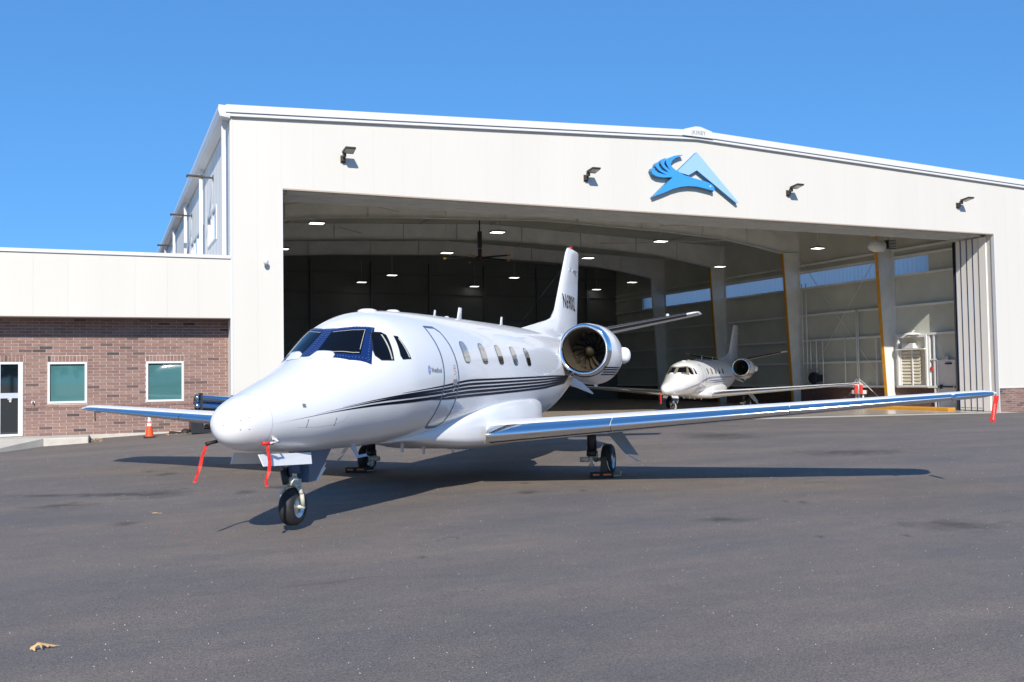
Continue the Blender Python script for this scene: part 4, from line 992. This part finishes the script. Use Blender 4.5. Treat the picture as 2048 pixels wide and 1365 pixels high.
# wing tip streamer with lettering
p=J1P(5.72,8.56,1.33)
t=thing('wingtip_streamer','broad red ribbon with pale letters hanging from the near wing tip','streamer',p,-.41,group='red cover streamers on the jets')
b=MB(); b.hexa([(-.02,0,0),(.05,0,.0),(.05,.006,0),(-.02,.006,0),(-.085,.03,-.38),(-.01,.03,-.40),(-.01,.036,-.40),(-.085,.036,-.38)]); b.build('ribbon',red_m,t)
text('ribbon_lettering','REMOVE BEFORE FLIGHT',.034,redt_m,t,Matrix.Translation((-.022,.010,-.215))@Matrix.Rotation(math.radians(8),4,'Y')@Matrix.Rotation(math.radians(90),4,'X')@Matrix.Rotation(math.radians(90),4,'Z'),.001,.95,.80)
q=J2P(5.75,8.5,1.36)
for dy,lb in ((0,'left one of two red covers on the wing tip of the hangar jet'),(.33,'right one of two red covers on the wing tip of the hangar jet')):
    t=thing('wingtip_cover',lb,'cover',(q.x-.15+dy,q.y,q.z),group='wing tip covers in the hangar')
    b=MB(); b.box(-.08,.08,-.05,.05,-.50,-.02); b.build('sleeve',red2_m,t,bevel=.03)
    b=MB(); b.box(-.09,.09,-.06,.06,-.08,-.03); b.build('collar',redt_m,t)
q=J2P(-1.1,-.3,1.05)
b=MB(); b.box(q.x-.05,q.x,q.y-.02,q.y,q.z-.50,q.z); tag(b.build('pitot_ribbon',red_m),'thin red ribbon under the nose of the jet inside the hangar','streamer','red cover streamers on the jets')
# chocks
def chock(loc,label,rz):
    t=thing('wheel_chock',label,'chock',loc,rz,group='black wheel chocks')
    b=MB(); b.prism([(-.07,0),(.07,0),(.05,.10),(-.05,.10)],'x',-.20,.20); b.build('block',black_m,t,bevel=.008)
    b=MB(); b.box(-.16,-.05,-.074,-.060,.045,.075).box(.02,.16,-.074,-.060,.045,.075); b.build('orange_marking',orl_m,t)
    b=MB(); b.path([(.20,-.02,.03),(.34,.04,.03),(.36,.06,.10)],.014); b.build('rope',mat('rope_tan',(.60,.50,.30),.8),t)
    return t
c=J1P(6.28,2.36,0); c.z=G(c.x,c.y); chock(c,'black chock with orange marks against the near main wheel, under the large wing',-.35)
c=J1P(6.25,-2.42,0); c.z=G(c.x,c.y); chock(c,'black chock with orange marks against the far main wheel, half in the shadow',-.35)
c=J1P(6.30,2.40,0)
t=thing('chock_handle','dark upright grip block standing on the chock by the near main wheel','chock handle',(c.x,c.y,.10),-.35)
b=MB(); b.hexa([(-.07,-.03,0),(.07,-.03,0),(.07,.03,0),(-.07,.03,0),(-.045,-.02,.26),(.045,-.02,.26),(.045,.02,.26),(-.045,.02,.26)]); b.build('grip',mat('dark_olive',(.045,.045,.035),.6),t,bevel=.01)
b=MB(); b.path([(.05,-.03,.20),(.07,-.035,.10),(.10,-.03,.02)],.008,6); b.build('chain',steel_m,t)
# traffic cone
cx,cy=1.29,30.9; t=thing('traffic_cone','orange traffic cone with a white collar standing by the brick wall','traffic cone',(cx,cy,G(cx,cy)))
b=MB(); b.box(-.17,.17,-.17,.17,0,.05); b.build('base',black_m,t,bevel=.015)
def cr(z): return lin(.125,.035,z/.62)
b=MB(); b.lathe([(.05,cr(.0)),(.36,cr(.34))],(0,0,0),(0,0,1),28); b.lathe([(.455,cr(.45)),(.50,cr(.5))],(0,0,0),(0,0,1),28); b.build('cone_body',orange_m,t)
b=MB(); b.lathe([(.36,cr(.34)+.001),(.455,cr(.45)+.001)],(0,0,0),(0,0,1),28); b.lathe([(.50,cr(.5)+.001),(.64,cr(.62)),(.65,.02)],(0,0,0),(0,0,1),28); b.build('reflective_collar',mat('cone_white',(.75,.74,.72),.5),t)
# cart carrying chromed tubes
gx,gy=3.3,31.2; t=thing('equipment_cart','black metal cart beside the brick wall, partly hidden by the jet nose','cart',(gx,gy,G(gx,gy)))
b=MB()
for x in (-.72,-.52,.9,1.1): b.box(x-.05,x+.05,-.35,-.25,.06,.72); b.box(x-.05,x+.05,.45,.55,.06,.72)
b.box(-.80,1.3,-.36,-.30,.02,.14); b.box(-.80,1.3,.50,.56,.02,.14); b.box(-.80,1.3,-.36,.56,.62,.70); b.box(-.80,-.42,-.33,.5,.1,.62)
b.build('frame',blackp_m,t,merge=False)
b=MB(); b.tube((-.42,-.34,.55),(.6,-.34,.15),.03).tube((0,-.34,.14),(1.2,-.34,.40),.03); b.build('brace',blackp_m,t)
b=MB(); b.box(-.95,-.70,-.2,.2,.66,.76); b.build('bracket',black_m,t)
for q,(yy,zz,l) in enumerate(((-.12,.86,'lower chromed tube strapped on the black cart'),(-.08,1.12,'upper chromed tube strapped on the black cart'),(.30,1.02,'rear chromed tube strapped on the black cart'))):
    u=thing('chrome_tube',l,'tube',(gx,gy,G(gx,gy)),group='chromed tubes on the cart')
    b=MB(); b.lathe([(0,.10),(.02,.125),(.10,.13),(.11,.125),(1.95,.125),(1.97,.10)],(-.66,yy,zz),(1,0,-.10),28); b.build('tube_shell',tube_m,u)
    b=MB(); b.lathe([(-.01,.0),(-.01,.10),(.01,.105)],(-.66,yy,zz),(1,0,-.10),28); b.build('end_cap',black_m,u)
u=thing('tube_strap','black band strapped round the chromed tubes on the cart','strap',(gx,gy,G(gx,gy)))
for x in (-.48,.52):
    dz=-.1*(x+.66); b=MB()
    for r in ((-.27,-.25),(.42,.44)): b.box(x-.035,x+.035,r[0],r[1],.70+dz,1.27+dz)
    b.box(x-.035,x+.035,-.27,.44,1.255+dz,1.28+dz); b.build('band',black_m,u,merge=False)
# rubbish heap of broken black plastic and leaves at the wall foot
def leafshape(mb,c,r,seed,tilt=.3,rot=None):
    R=random.Random(seed); n=10; a0=R.random()*6 if rot is None else rot; nz=[]
    ring=[]
    for k in range(2*n):
        rr=r*(1 if k%2==0 else .35)*R.uniform(.7,1.1); a=a0+math.pi*k/n
        ring.append((c[0]+rr*math.cos(a),c[1]+rr*math.sin(a)*.7,c[2]+abs(rr)*tilt*R.uniform(-.1,.5)))
    mb.add(ring+[(c[0],c[1],c[2]+r*tilt*.6)],[(k,(k+1)%(2*n),2*n) for k in range(2*n)])
gx2,gy2=2.15,31.9; z2=G(gx2,gy2)
b=MB(); b.hexa([(gx2-.25,gy2-.1,z2+.02),(gx2+.2,gy2-.1,z2+.02),(gx2+.2,gy2,z2+.02),(gx2-.25,gy2,z2+.02),(gx2-.22,gy2-.1,z2+.10),(gx2+.2,gy2-.12,z2+.05),(gx2+.2,gy2,z2+.05),(gx2-.22,gy2,z2+.10)])
b.lathe([(0,.16),(.08,.13),(.16,.07),(.17,0)],(gx2+.25,gy2-.05,z2+.0),(.1,-.1,1),9); b.lathe([(0,.08),(.07,.07),(.09,0)],(gx2+.62,gy2-.1,z2),(0,0,1),7)
b.box(gx2+.3,gx2+.5,gy2-.2,gy2-.15,z2,z2+.03); tag(b.build('black_debris',black_m,merge=False),'broken black plastic pieces lying at the foot of the brick wall','debris')
b=MB(); R=random.Random(4)
for k in range(46):
    x=gx2+R.uniform(-.35,1.0); y=gy2-R.uniform(.02,.5); leafshape(b,(x,y,G(x,y)+.01),R.uniform(.03,.06),k)
for k in range(24):
    x=R.uniform(-.38,-.05); y=R.uniform(30.6,32.3); leafshape(b,(x,y,G(x,y)+.01),R.uniform(.03,.06),90+k)
o=b.build('leaf_litter',leaf_m,merge=False); o['kind']='stuff'; o['label']='small dry leaves blown against the foot of the wall'; o['category']='leaves'
# fallen oak leaf in the foreground
t=thing('oak_leaf','curled tan oak leaf lying alone on the asphalt in the near left foreground','leaf',(-.38,7.245,.0),.30)
prof=[(-.085,.0,.005),(-.070,.012,.012),(-.045,.004,.028),(-.03,.0,.045),(-.01,.003,.040),(.02,.0,.036),(.045,.004,.033),(.075,-.002,.020),(.095,.0,.012)]
b=MB(); out=[]
lob=[(-.085,-.004),(-.09,-.012),(-.075,-.016),(-.066,-.034),(-.058,-.038),(-.056,-.016),(-.040,-.010),(-.026,-.012),(-.020,-.040),(-.012,-.042),(-.008,-.014),(.012,-.012),(.028,-.024),(.038,-.022),(.040,-.010),(.062,-.014),(.080,-.012),(.096,-.004),(.097,.003),(.078,.004),(.05,.010),(.02,.011),(.0,.016),(-.022,.030),(-.034,.034),(-.040,.016),(-.06,.010),(-.078,.008)]
def hz(x,y): return .006+max(0,.040-abs(x+.02)*.33)+min(0,y)*.75+.004
vs=[(x*.92,y*.9,max(.003,hz(x,y))) for x,y in lob]; vs2=[(x,y,z+.0012) for x,y,z in vs]; n=len(vs)
sp=[(x*.92,0,hz(x,0)+.003) for x in (-.08,-.05,-.02,.01,.04,.08)]
bmx=bmesh.new(); top=[bmx.verts.new(v) for v in vs2]
f=bmx.faces.new(top); bmesh.ops.triangulate(bmx,faces=[f]); bmesh.ops.subdivide_edges(bmx,edges=bmx.edges[:],cuts=1)
for v in bmx.verts: v.co.z=max(.003,hz(v.co.x/.92,v.co.y/.9))
bmesh.ops.solidify(bmx,geom=bmx.faces[:],thickness=.0012)
me=bpy.data.meshes.new('blade'); bmx.to_mesh(me); bmx.free(); me.materials.append(leaf_m); o=bpy.data.objects.new('blade',me); COL.objects.link(o); o.parent=t
b=MB(); b.tube((.088,0,.012),(.118,-.004,.004),.0016,n=6); b.build('stem',leaf_m,t)
b=MB(); leafshape(b,(.65,13.88,.006),.05,3,.4); leafshape(b,(.72,13.84,.006),.035,5,.3); tag(b.build('small_dry_leaf',leaf_m),'small pale dry leaf on the asphalt left of the nose wheel','leaf')
b=MB(); leafshape(b,(.80,12.16,.004),.025,13,.2); tag(b.build('red_leaf',red2_m),'tiny red leaf scrap on the asphalt left of the nose wheel','leaf')
# pale grit on the asphalt
b=MB(); R=random.Random(9)
for k in range(1500):
    d=3.4+22*R.random()**1.6; a=R.uniform(-.62,.62)+.41; x=d*math.sin(a); y=d*math.cos(a); r=R.uniform(.0012,.0028)*(1+.07*d)
    z=G(x,y); b.add([(x-r,y-r,z),(x+r,y-r,z),(x,y+r,z),(x,y,z+r*.9)],[(0,1,3),(1,2,3),(2,0,3)])
o=b.build('pale_grit',peb_m,merge=False); o['kind']='stuff'; o['label']='pale grit scattered over the dark asphalt'; o['category']='grit'
# oil spots, thin stains on the asphalt
spot_m=mat('oil_spot',(.045,.048,.05),.5); b=MB(); R=random.Random(2)
def spot(x,y,rx,ry,rot=0,k=9):
    vs=[]
    for i in range(k): a=2*math.pi*i/k; rr=R.uniform(.65,1.1); u,v=rx*rr*math.cos(a),ry*rr*math.sin(a); vs.append((x+u*math.cos(rot)-v*math.sin(rot),y+u*math.sin(rot)+v*math.cos(rot),G(x,y)+.0022))
    b.add(vs,[tuple(range(k))])
CR=-.41
for x,y,rx,ry in ((3.60,10.14,.05,.015),(3.66,10.05,.03,.02),(3.50,10.08,.03,.018),(3.40,9.98,.025,.012),(3.84,10.28,.022,.01),(2.76,7.66,.016,.009),(2.92,7.60,.016,.009),(2.82,7.52,.02,.008),(2.95,7.50,.018,.009),(2.66,7.45,.028,.006),(2.60,7.46,.02,.006),(6.9,14.2,.05,.02),(8.9,12.4,.03,.015),(9.1,12.35,.04,.02)): spot(x,y,rx,ry,CR)
o=b.build('oil_spots',spot_m,merge=False); o['kind']='stuff'; o['label']='small dark oil spots on the asphalt'; o['category']='stain'
# floodlights on the front wall
def floodlight(loc,label,rz=0):
    t=thing('floodlight',label,'floodlight',loc,rz,group='floodlights on the hangar walls')
    b=MB(); b.box(-.20,-.02,-.04,.0,-.16,.10).box(-.17,-.05,-.16,-.04,-.12,.08).box(-.165,-.055,-.30,-.161,.0,.14); b.build('mounting_arm',brass_m,t,bevel=.015)
    b=MB(); P=lambda x,y,z:(x*.92,y-.10,z+.05-(y+.1)*.17)
    b.hexa([P(-.22,-.14,.06),P(.22,-.14,.06),P(.20,-.62,.06),P(-.20,-.62,.06),P(-.22,-.14,.15),P(.22,-.14,.15),P(.20,-.62,.13),P(-.20,-.62,.13)]); hd=b.build('lamp_head',brass_m,t,bevel=.02)
    b=MB(); b.hexa([P(-.17,-.24,.05),P(.17,-.24,.05),P(.165,-.58,.05),P(-.165,-.58,.05),P(-.17,-.24,.062),P(.17,-.24,.062),P(.165,-.58,.062),P(-.165,-.58,.062)]); b.build('lens',lens_m,hd)
    return t
fl=floodlight((7.72,YF,9.42),'bronze floodlight on the white wall above the left end of the door opening')
for x,z,l in ((17.2,9.42,'bronze floodlight on the white wall between the first lamp and the blue emblem'),(26.95,9.45,'bronze floodlight on the white wall just right of the blue emblem'),(36.9,9.50,'bronze floodlight on the white wall above the right end of the door opening')): dup(fl,loc=(x,YF,z),rotz=0,label=l)
for y,z,l in ((37.25,9.53,'flat bronze lamp on the left side wall, nearest of the three there'),(46.64,9.6,'flat bronze lamp on the left side wall, middle one of the three there'),(58.3,9.72,'flat bronze lamp on the left side wall, farthest of the three there')):
    t=thing('side_floodlight',l,'floodlight',(XL,y,z),0,group='floodlights on the hangar walls')
    b=MB(); b.box(-.40,-.001,-.05,.05,-.03,.03).box(-.03,-.001,-.09,.09,-.12,.10); b.build('mounting_arm',brass_m,t)
    b=MB(); b.hexa([(-.38,-.17,-.05),(-.38,.17,-.05),(-.98,.15,-.01),(-.98,-.15,-.01),(-.38,-.17,.05),(-.38,.17,.05),(-.98,.15,.05),(-.98,-.15,.05)]); hd=b.build('lamp_head',brass_m,t,bevel=.02)
    b=MB(); b.hexa([(-.45,-.13,-.058),(-.45,.13,-.058),(-.92,.12,-.025),(-.92,-.12,-.025),(-.45,-.13,-.05),(-.45,.13,-.05),(-.92,.12,-.016),(-.92,-.12,-.016)]); b.build('lens',lens_m,hd)
    b=MB(); b.path([(-.03,0,-.1),(-.02,.02,-1.0),(-.02,.25,-1.6)],.008,5); b.build('cable',steel_m,t)
# wall camera
for x,z,l in ((4.95,5.62,'small white camera on the wall left of the hangar door'),(41.35,9.35,'small camera at the far right edge of the white wall')):
    t=thing('security_camera',l,'camera',(x,YF,z))
    b=MB(); b.box(-.05,.05,-.06,0,.08,.20); b.tube((0,-.04,.12),(0,-.17,.10),.025); b.build('bracket',trim_m,t)
    b=MB(); b.lathe([(0,.085),(.07,.085),(.12,.06),(.14,0)],(0,-.19,.14),(0,0,-1),16); b.build('dome',trim_m,t)
# emblem on the wall
E_=thing('hangar_emblem','blue emblem of an eagle before a pale blue peak high on the white wall','sign',(0,0,0))
eagle=[(19.976, 8.81), (20.913, 9.652), (20.458, 9.612), (20.158, 9.638), (19.974, 9.722), (19.91, 9.835), (19.955, 9.946), (20.03, 9.977), (20.072, 9.954), (20.085, 9.891), (20.237, 9.794), (20.411, 9.753), (20.662, 9.727), (20.462, 9.789), (20.264, 9.882), (20.167, 9.983), (20.106, 10.043), (20.146, 10.154), (20.26, 10.223), (20.281, 10.056), (20.415, 9.915), (20.565, 9.861), (20.74, 9.826), (20.592, 9.928), (20.444, 10.047), (20.359, 10.17), (20.354, 10.256), (20.477, 10.362), (20.616, 10.416), (20.564, 10.315), (20.522, 10.16), (20.619, 10.038), (20.843, 9.914), (20.72, 10.024), (20.623, 10.19), (20.601, 10.296), (20.73, 10.414), (20.986, 10.521), (21.191, 10.57), (21.447, 10.591), (21.266, 10.533), (21.06, 10.44), (20.904, 10.32), (20.824, 10.162), (20.923, 10.039), (21.148, 9.903), (21.476, 9.774), (21.758, 9.718), (22.586, 9.566), (22.794, 9.481), (22.909, 9.367), (22.914, 9.256), (22.865, 9.198), (22.826, 9.24), (22.448, 9.303), (22.058, 9.355), (21.671, 9.351), (21.285, 9.293), (20.901, 9.181), (20.518, 9.016)]
b=MB(); b.prism(eagle,'y',YF-.24,YF-.02,0,1); b.build('eagle',[eagle_m,edge_m],E_)
mt=[(22.123,10.77),(24.136,8.82),(24.03,8.79),(22.102,10.027),(21.696,9.80),(21.30,9.87),(21.174,9.927)]
b=MB(); b.prism(mt,'y',YF-.20,YF-.015,0,1); b.build('mountain_peak',[peak_m,edge_m],E_)
b=MB(); b.prism([(22.71+.045*math.cos(a),9.405+.03*math.sin(a)) for a in [2*math.pi*k/10 for k in range(10)]],'y',YF-.245,YF-.238); b.build('eagle_eye',trim_m,E_)
# lamps under the hangar roof
lps=[(8.9,42.6),(17.8,42.6),(27.4,42.9),(37.8,42.6),(8.9,51.6),(18.0,50.6),(27.0,50.4),(37.8,52.0),(18.3,62.8),(27.2,62.1),(37.5,62.9),(17.5,68.0),(26.8,69.0),(37.7,69.0),(8.9,62.6)]
pos={0:'front',1:'second',2:'third',3:'last'}
rowof=lambda y:'front' if y<45 else 'second' if y<55 else 'third' if y<65 else 'rear'
colof=lambda x:'left' if x<12 else 'centre-left' if x<22 else 'centre-right' if x<32 else 'right'
L0=None
for x,y in lps:
    l='square lit ceiling lamp in the %s row, %s column, under the hangar roof'%(rowof(y),colof(x))
    if L0 is None:
        L0=thing('ceiling_lamp',l,'lamp',(x,y,8.86),0,group='lit lamps under the hangar roof')
        b=MB(); b.box(-.34,.34,-.26,.26,.012,.09); b.build('housing',mat('lamp_green_grey',(.10,.16,.13),.5),L0)
        b=MB(); b.box(-.31,.31,-.23,.23,0,.01); b.build('diffuser',led_m,L0)
        b=MB(); b.tube((0,0,.09),(0,0,1.7),.012,n=6); b.build('hanger',steel_m,L0)
    else: dup(L0,loc=(x,y,8.86),rotz=0,label=l)
# ceiling fan
t=thing('ceiling_fan','large dark ceiling fan with long thin blades hanging below the hangar roof','fan',(19.9,50.3,8.65))
b=MB(); b.box(-.10,.10,-.10,.10,.55,1.5); b.tube((0,0,1.4),(0,0,2.4),.04); b.build('drop_mount',blackp_m,t)
b=MB(); b.tube((0,0,-.05),(0,0,.5),.09,.12); b.lathe([(-.12,0),(-.1,.2),(0,.24),(.06,.15)],(0,0,0),(0,0,1),20); b.build('motor',mat('motor_brown',(.06,.02,.015),.5),t)
for k in range(5):
    a=.25+2*math.pi*k/5; c_,s_=math.cos(a),math.sin(a); b=MB(); b.hexa([(.2*c_-.09*s_,.2*s_+.09*c_,-.06),(.2*c_+.09*s_,.2*s_-.09*c_,.0),(2.1*c_+.07*s_,2.1*s_-.07*c_,-.03),(2.1*c_-.07*s_,2.1*s_+.07*c_,-.08),(.2*c_-.09*s_,.2*s_+.09*c_,-.04),(.2*c_+.09*s_,.2*s_-.09*c_,.02),(2.1*c_+.07*s_,2.1*s_-.07*c_,-.01),(2.1*c_-.07*s_,2.1*s_+.07*c_,-.06)]); b.build('fan_blade',blackp_m,t)
    b=MB(); b.box(2.03*c_-.07,2.03*c_+.07,2.03*s_-.07,2.03*s_+.07,-.09,.0); b.build('blade_tip',yellow_m,t)
# unit heater with its round duct, high beside the first column
t=thing('unit_heater','dark boxy heater high up beside the first right-hand column','heater',(38.85,38.3,8.55))
b=MB(); b.box(-.28,.28,-.25,.25,-.22,.22); b.build('casing',blackp_m,t,bevel=.02)
b=MB()
for k in range(5): b.box(-.24,.24,-.275,-.252,-.18+k*.08,-.15+k*.08)
b.build('louvre',steel_m,t)
b=MB(); b.box(-.03,.03,-.03,.03,.22,1.6); b.build('hanger',steel_m,t)
b=MB(); b.lathe([(0,.05),(.1,.30),(.6,.33),(.9,.22),(1.0,0)],(-.30,0,-.10),(-1,.15,0),24); b.build('round_duct',steelw_m,t)
t=thing('wall_fan','large pale round fan in the upper left front corner inside the hangar','fan',(6.2,34.9,9.25))
b=MB(); b.lathe([(0,.02),(.0,.95),(.10,1.0),(.14,.9)],(0,0,0),(.25,.5,-1),28); b.build('shroud',steel_m,t)
b=MB(); b.hexa([(.0,-.1,-.85),(.62,.1,-.40),(.62,.14,-.40),(.0,-.06,-.85),(.0,-.1,-.78),(.60,.1,-.33),(.60,.14,-.33),(.0,-.06,-.78)]); b.build('fan_blade',blackp_m,t)
# right wall fittings
X=XI-.06
t=thing('louvred_cupboard','white framed recess with cream louvre panels on the right inner wall','cupboard',(X,36.75,0))
b=MB(); b.box(-.16,.12,0,.10,.90,3.62).box(-.16,.12,1.9,2.0,.90,3.62).box(-.16,.12,.10,1.9,.88,.98).box(-.16,.12,.1,1.9,3.52,3.62).box(-.30,.12,.04,1.96,2.86,2.93); b.build('frame',steelw_m,t,merge=False)
b=MB(); b.box(.08,.10,.10,1.9,.98,3.52); b.build('back',louv_m,t)
b=MB(); b.box(-.08,.0,1.02,1.09,.98,2.85).box(-.08,.0,.08,.14,.98,2.85).box(-.08,0,1.8,1.9,.98,2.85); b.build('mullion',steelw_m,t,merge=False)
for sx,(a,c) in enumerate(((1.10,1.79),(.55,1.01))):
    for k in range(10):
        z=1.03+k*.178; b=MB(); b.hexa([(-.055,a,z),(-.015,a,z+.155),(-.015,c,z+.155),(-.055,c,z),(-.045,a,z),(.0,a,z+.155),(.0,c,z+.155),(-.045,c,z)]); b.build('louvre',louv_m,t,merge=False)
b=MB(); b.box(-.2,.1,.85,1.65,2.94,3.22); b.build('top_box',trim_m,t,bevel=.03)
t=thing('dome_lamp','white disc lamp on a bracket above the louvred recess','lamp',(X-.25,37.6,3.72))
b=MB(); b.lathe([(-.06,.42),(.0,.40),(.06,.20),(.08,.05)],(0,0,0),(0,0,1),24); b.build('shade',trim_m,t)
b=MB(); b.tube((0,0,.07),(.2,0,.18),.03); b.build('bracket',trim_m,t)
t=thing('exit_door','white steel fire door with a dark push bar on the right inner wall','door',(X,35.0,0))
b=MB(); b.box(-.10,.05,.0,.10,-.27,2.28).box(-.10,.05,1.06,1.16,-.27,2.28).box(-.10,.05,.10,1.06,2.2,2.28); b.build('frame',steelw_m,t,merge=False)
b=MB(); b.box(-.05,0,.10,1.06,-.25,2.2); b.build('door_leaf',steelw_m,t)
b=MB(); b.box(-.14,-.051,.18,.92,.86,.93).box(-.16,-.051,.86,.98,.80,1.0); b.build('push_bar',blackp_m,t)
b=MB(); b.box(-.13,-.051,.25,.62,2.05,2.13); b.build('door_closer',blackp_m,t)
t=thing('exit_sign','small white exit sign with red letters above the fire door','sign',(X-.10,35.45,2.29))
b=MB(); b.box(-.02,.05,0,.36,0,.17); b.build('sign_box',trim_m,t)
text('sign_lettering','EXIT',.13,red2_m,t,Matrix.Translation((-.023,.18,.085))@Matrix.Rotation(math.radians(-90),4,'Z')@Matrix.Rotation(math.radians(90),4,'X'),.001)
t=thing('fire_alarm','small red alarm box on the inner wall left of the fire door','alarm',(X-.12,36.45,1.75))
b=MB(); b.box(0,.06,0,.12,0,.16).box(.01,.04,.03,.09,.16,.22); b.build('alarm_box',red2_m,t)
t=thing('hose_reel','blue and black hose reel on the inner wall by the second column','hose reel',(XI-.35,45.15,1.38))
b=MB(); b.lathe([(-.16,.34),(-.13,.36),(.10,.36),(.13,.34)],(0,0,0),(1,.2,0),24); b.lathe([(-.14,0),(-.14,.28)],(0,0,0),(1,.2,0),24); b.build('drum',hose_m,t)
b=MB(); b.box(-.1,.3,-.42,-.30,-.2,.2).box(.15,.3,-.3,.3,-.05,.05); b.build('bracket',black_m,t)
b=MB(); b.lathe([(-.17,.06),(-.17,.34),(-.14,.36)],(0,0,0),(1,.2,0),24); b.build('rim',black_m,t)
t=thing('pipe_manifold','white junction box on three short pipes against the brick base inside','junction box',(XI-.35,41.55,0))
b=MB(); b.box(-.1,.2,-.45,.45,.46,.68); b.build('box',trim_m,t,bevel=.02)
b=MB()
for y in (-.28,-.02,.25): b.tube((.05,y,-.1),(.05,y,.46),.045)
b.build('pipe',trim_m,t)
b=MB(); b.tube((0,.3,.68),(0,.3,1.3),.04).tube((0,-.0,.68),(0,-.0,1.1),.04).tube((0,.1,1.45),(.1,-2.0,-.1),.02).tube((0,.1,1.45),(0,.3,1.0),.03); b.build('riser',trim_m,t)
# yellow bar on the floor
t=thing('yellow_floor_kerb','low yellow painted kerb bar on the hangar floor inside the door','kerb',(0,0,0))
b=MB(); g0=-.25; b.hexa([(37.7,33.7,g0),(38.75,34.2,g0),(38.4,40.2,g0),(37.4,39.6,g0),(37.7,33.7,g0+.15),(38.75,34.2,g0+.15),(38.4,40.2,g0+.15),(37.4,39.6,g0+.15)]); b.build('kerb_bar',yellow_m,t,bevel=.02)
# dark doorway shapes on the back wall
t=thing('wall_speaker','dark box high on the back wall at the far left inside the hangar','box',(11.0,YB-.35,7.9))
b=MB(); b.box(-.5,.3,0,.3,-.7,.7); b.build('casing',black_m,t)
b=MB(); b.box(-.45,.25,-.02,-.001,-.65,.65); b.build('grille',dark_m,t)
# ------------------------------------------------------------------ trees far behind the camera (seen only as reflections)
def tree(x,y,h,seed,lb):
    R=random.Random(seed); t=thing('tree',lb,'tree',(x,y,0),group='trees across the apron behind the viewer')
    b=MB(); b.tube((0,0,-.2),(0,0,h*.5),.25,.12,8); b.build('trunk',bark_m,t)
    b=MB()
    for k in range(260):
        a=R.uniform(0,6.28); u=R.random()**.5; zz=R.uniform(.22,1); w=h*.30*math.sin(math.pi*min(1,(zz*.85+.12)))**.7*u
        c=Vector((w*math.cos(a),w*math.sin(a),h*zz)); s_=R.uniform(.35,.8)
        n=Vector((R.uniform(-1,1),R.uniform(-1,1),R.uniform(-.3,1))).normalized(); p=n.orthogonal().normalized()*s_; q=n.cross(p).normalized()*s_
        b.add([c-p,c-q*.8,c+p,c+q],[(0,1,2,3)])
    b.build('crown',leafg_m,t,merge=False)
R=random.Random(5)
kinds=['rounded leafy tree','tall leafy tree','broad leafy tree']
for k in range(26):
    tree(-95+k*7.5+R.uniform(-2,2),-62-R.uniform(0,14),R.uniform(9,14),k,'leafy tree in the distant tree row across the apron behind the viewer')
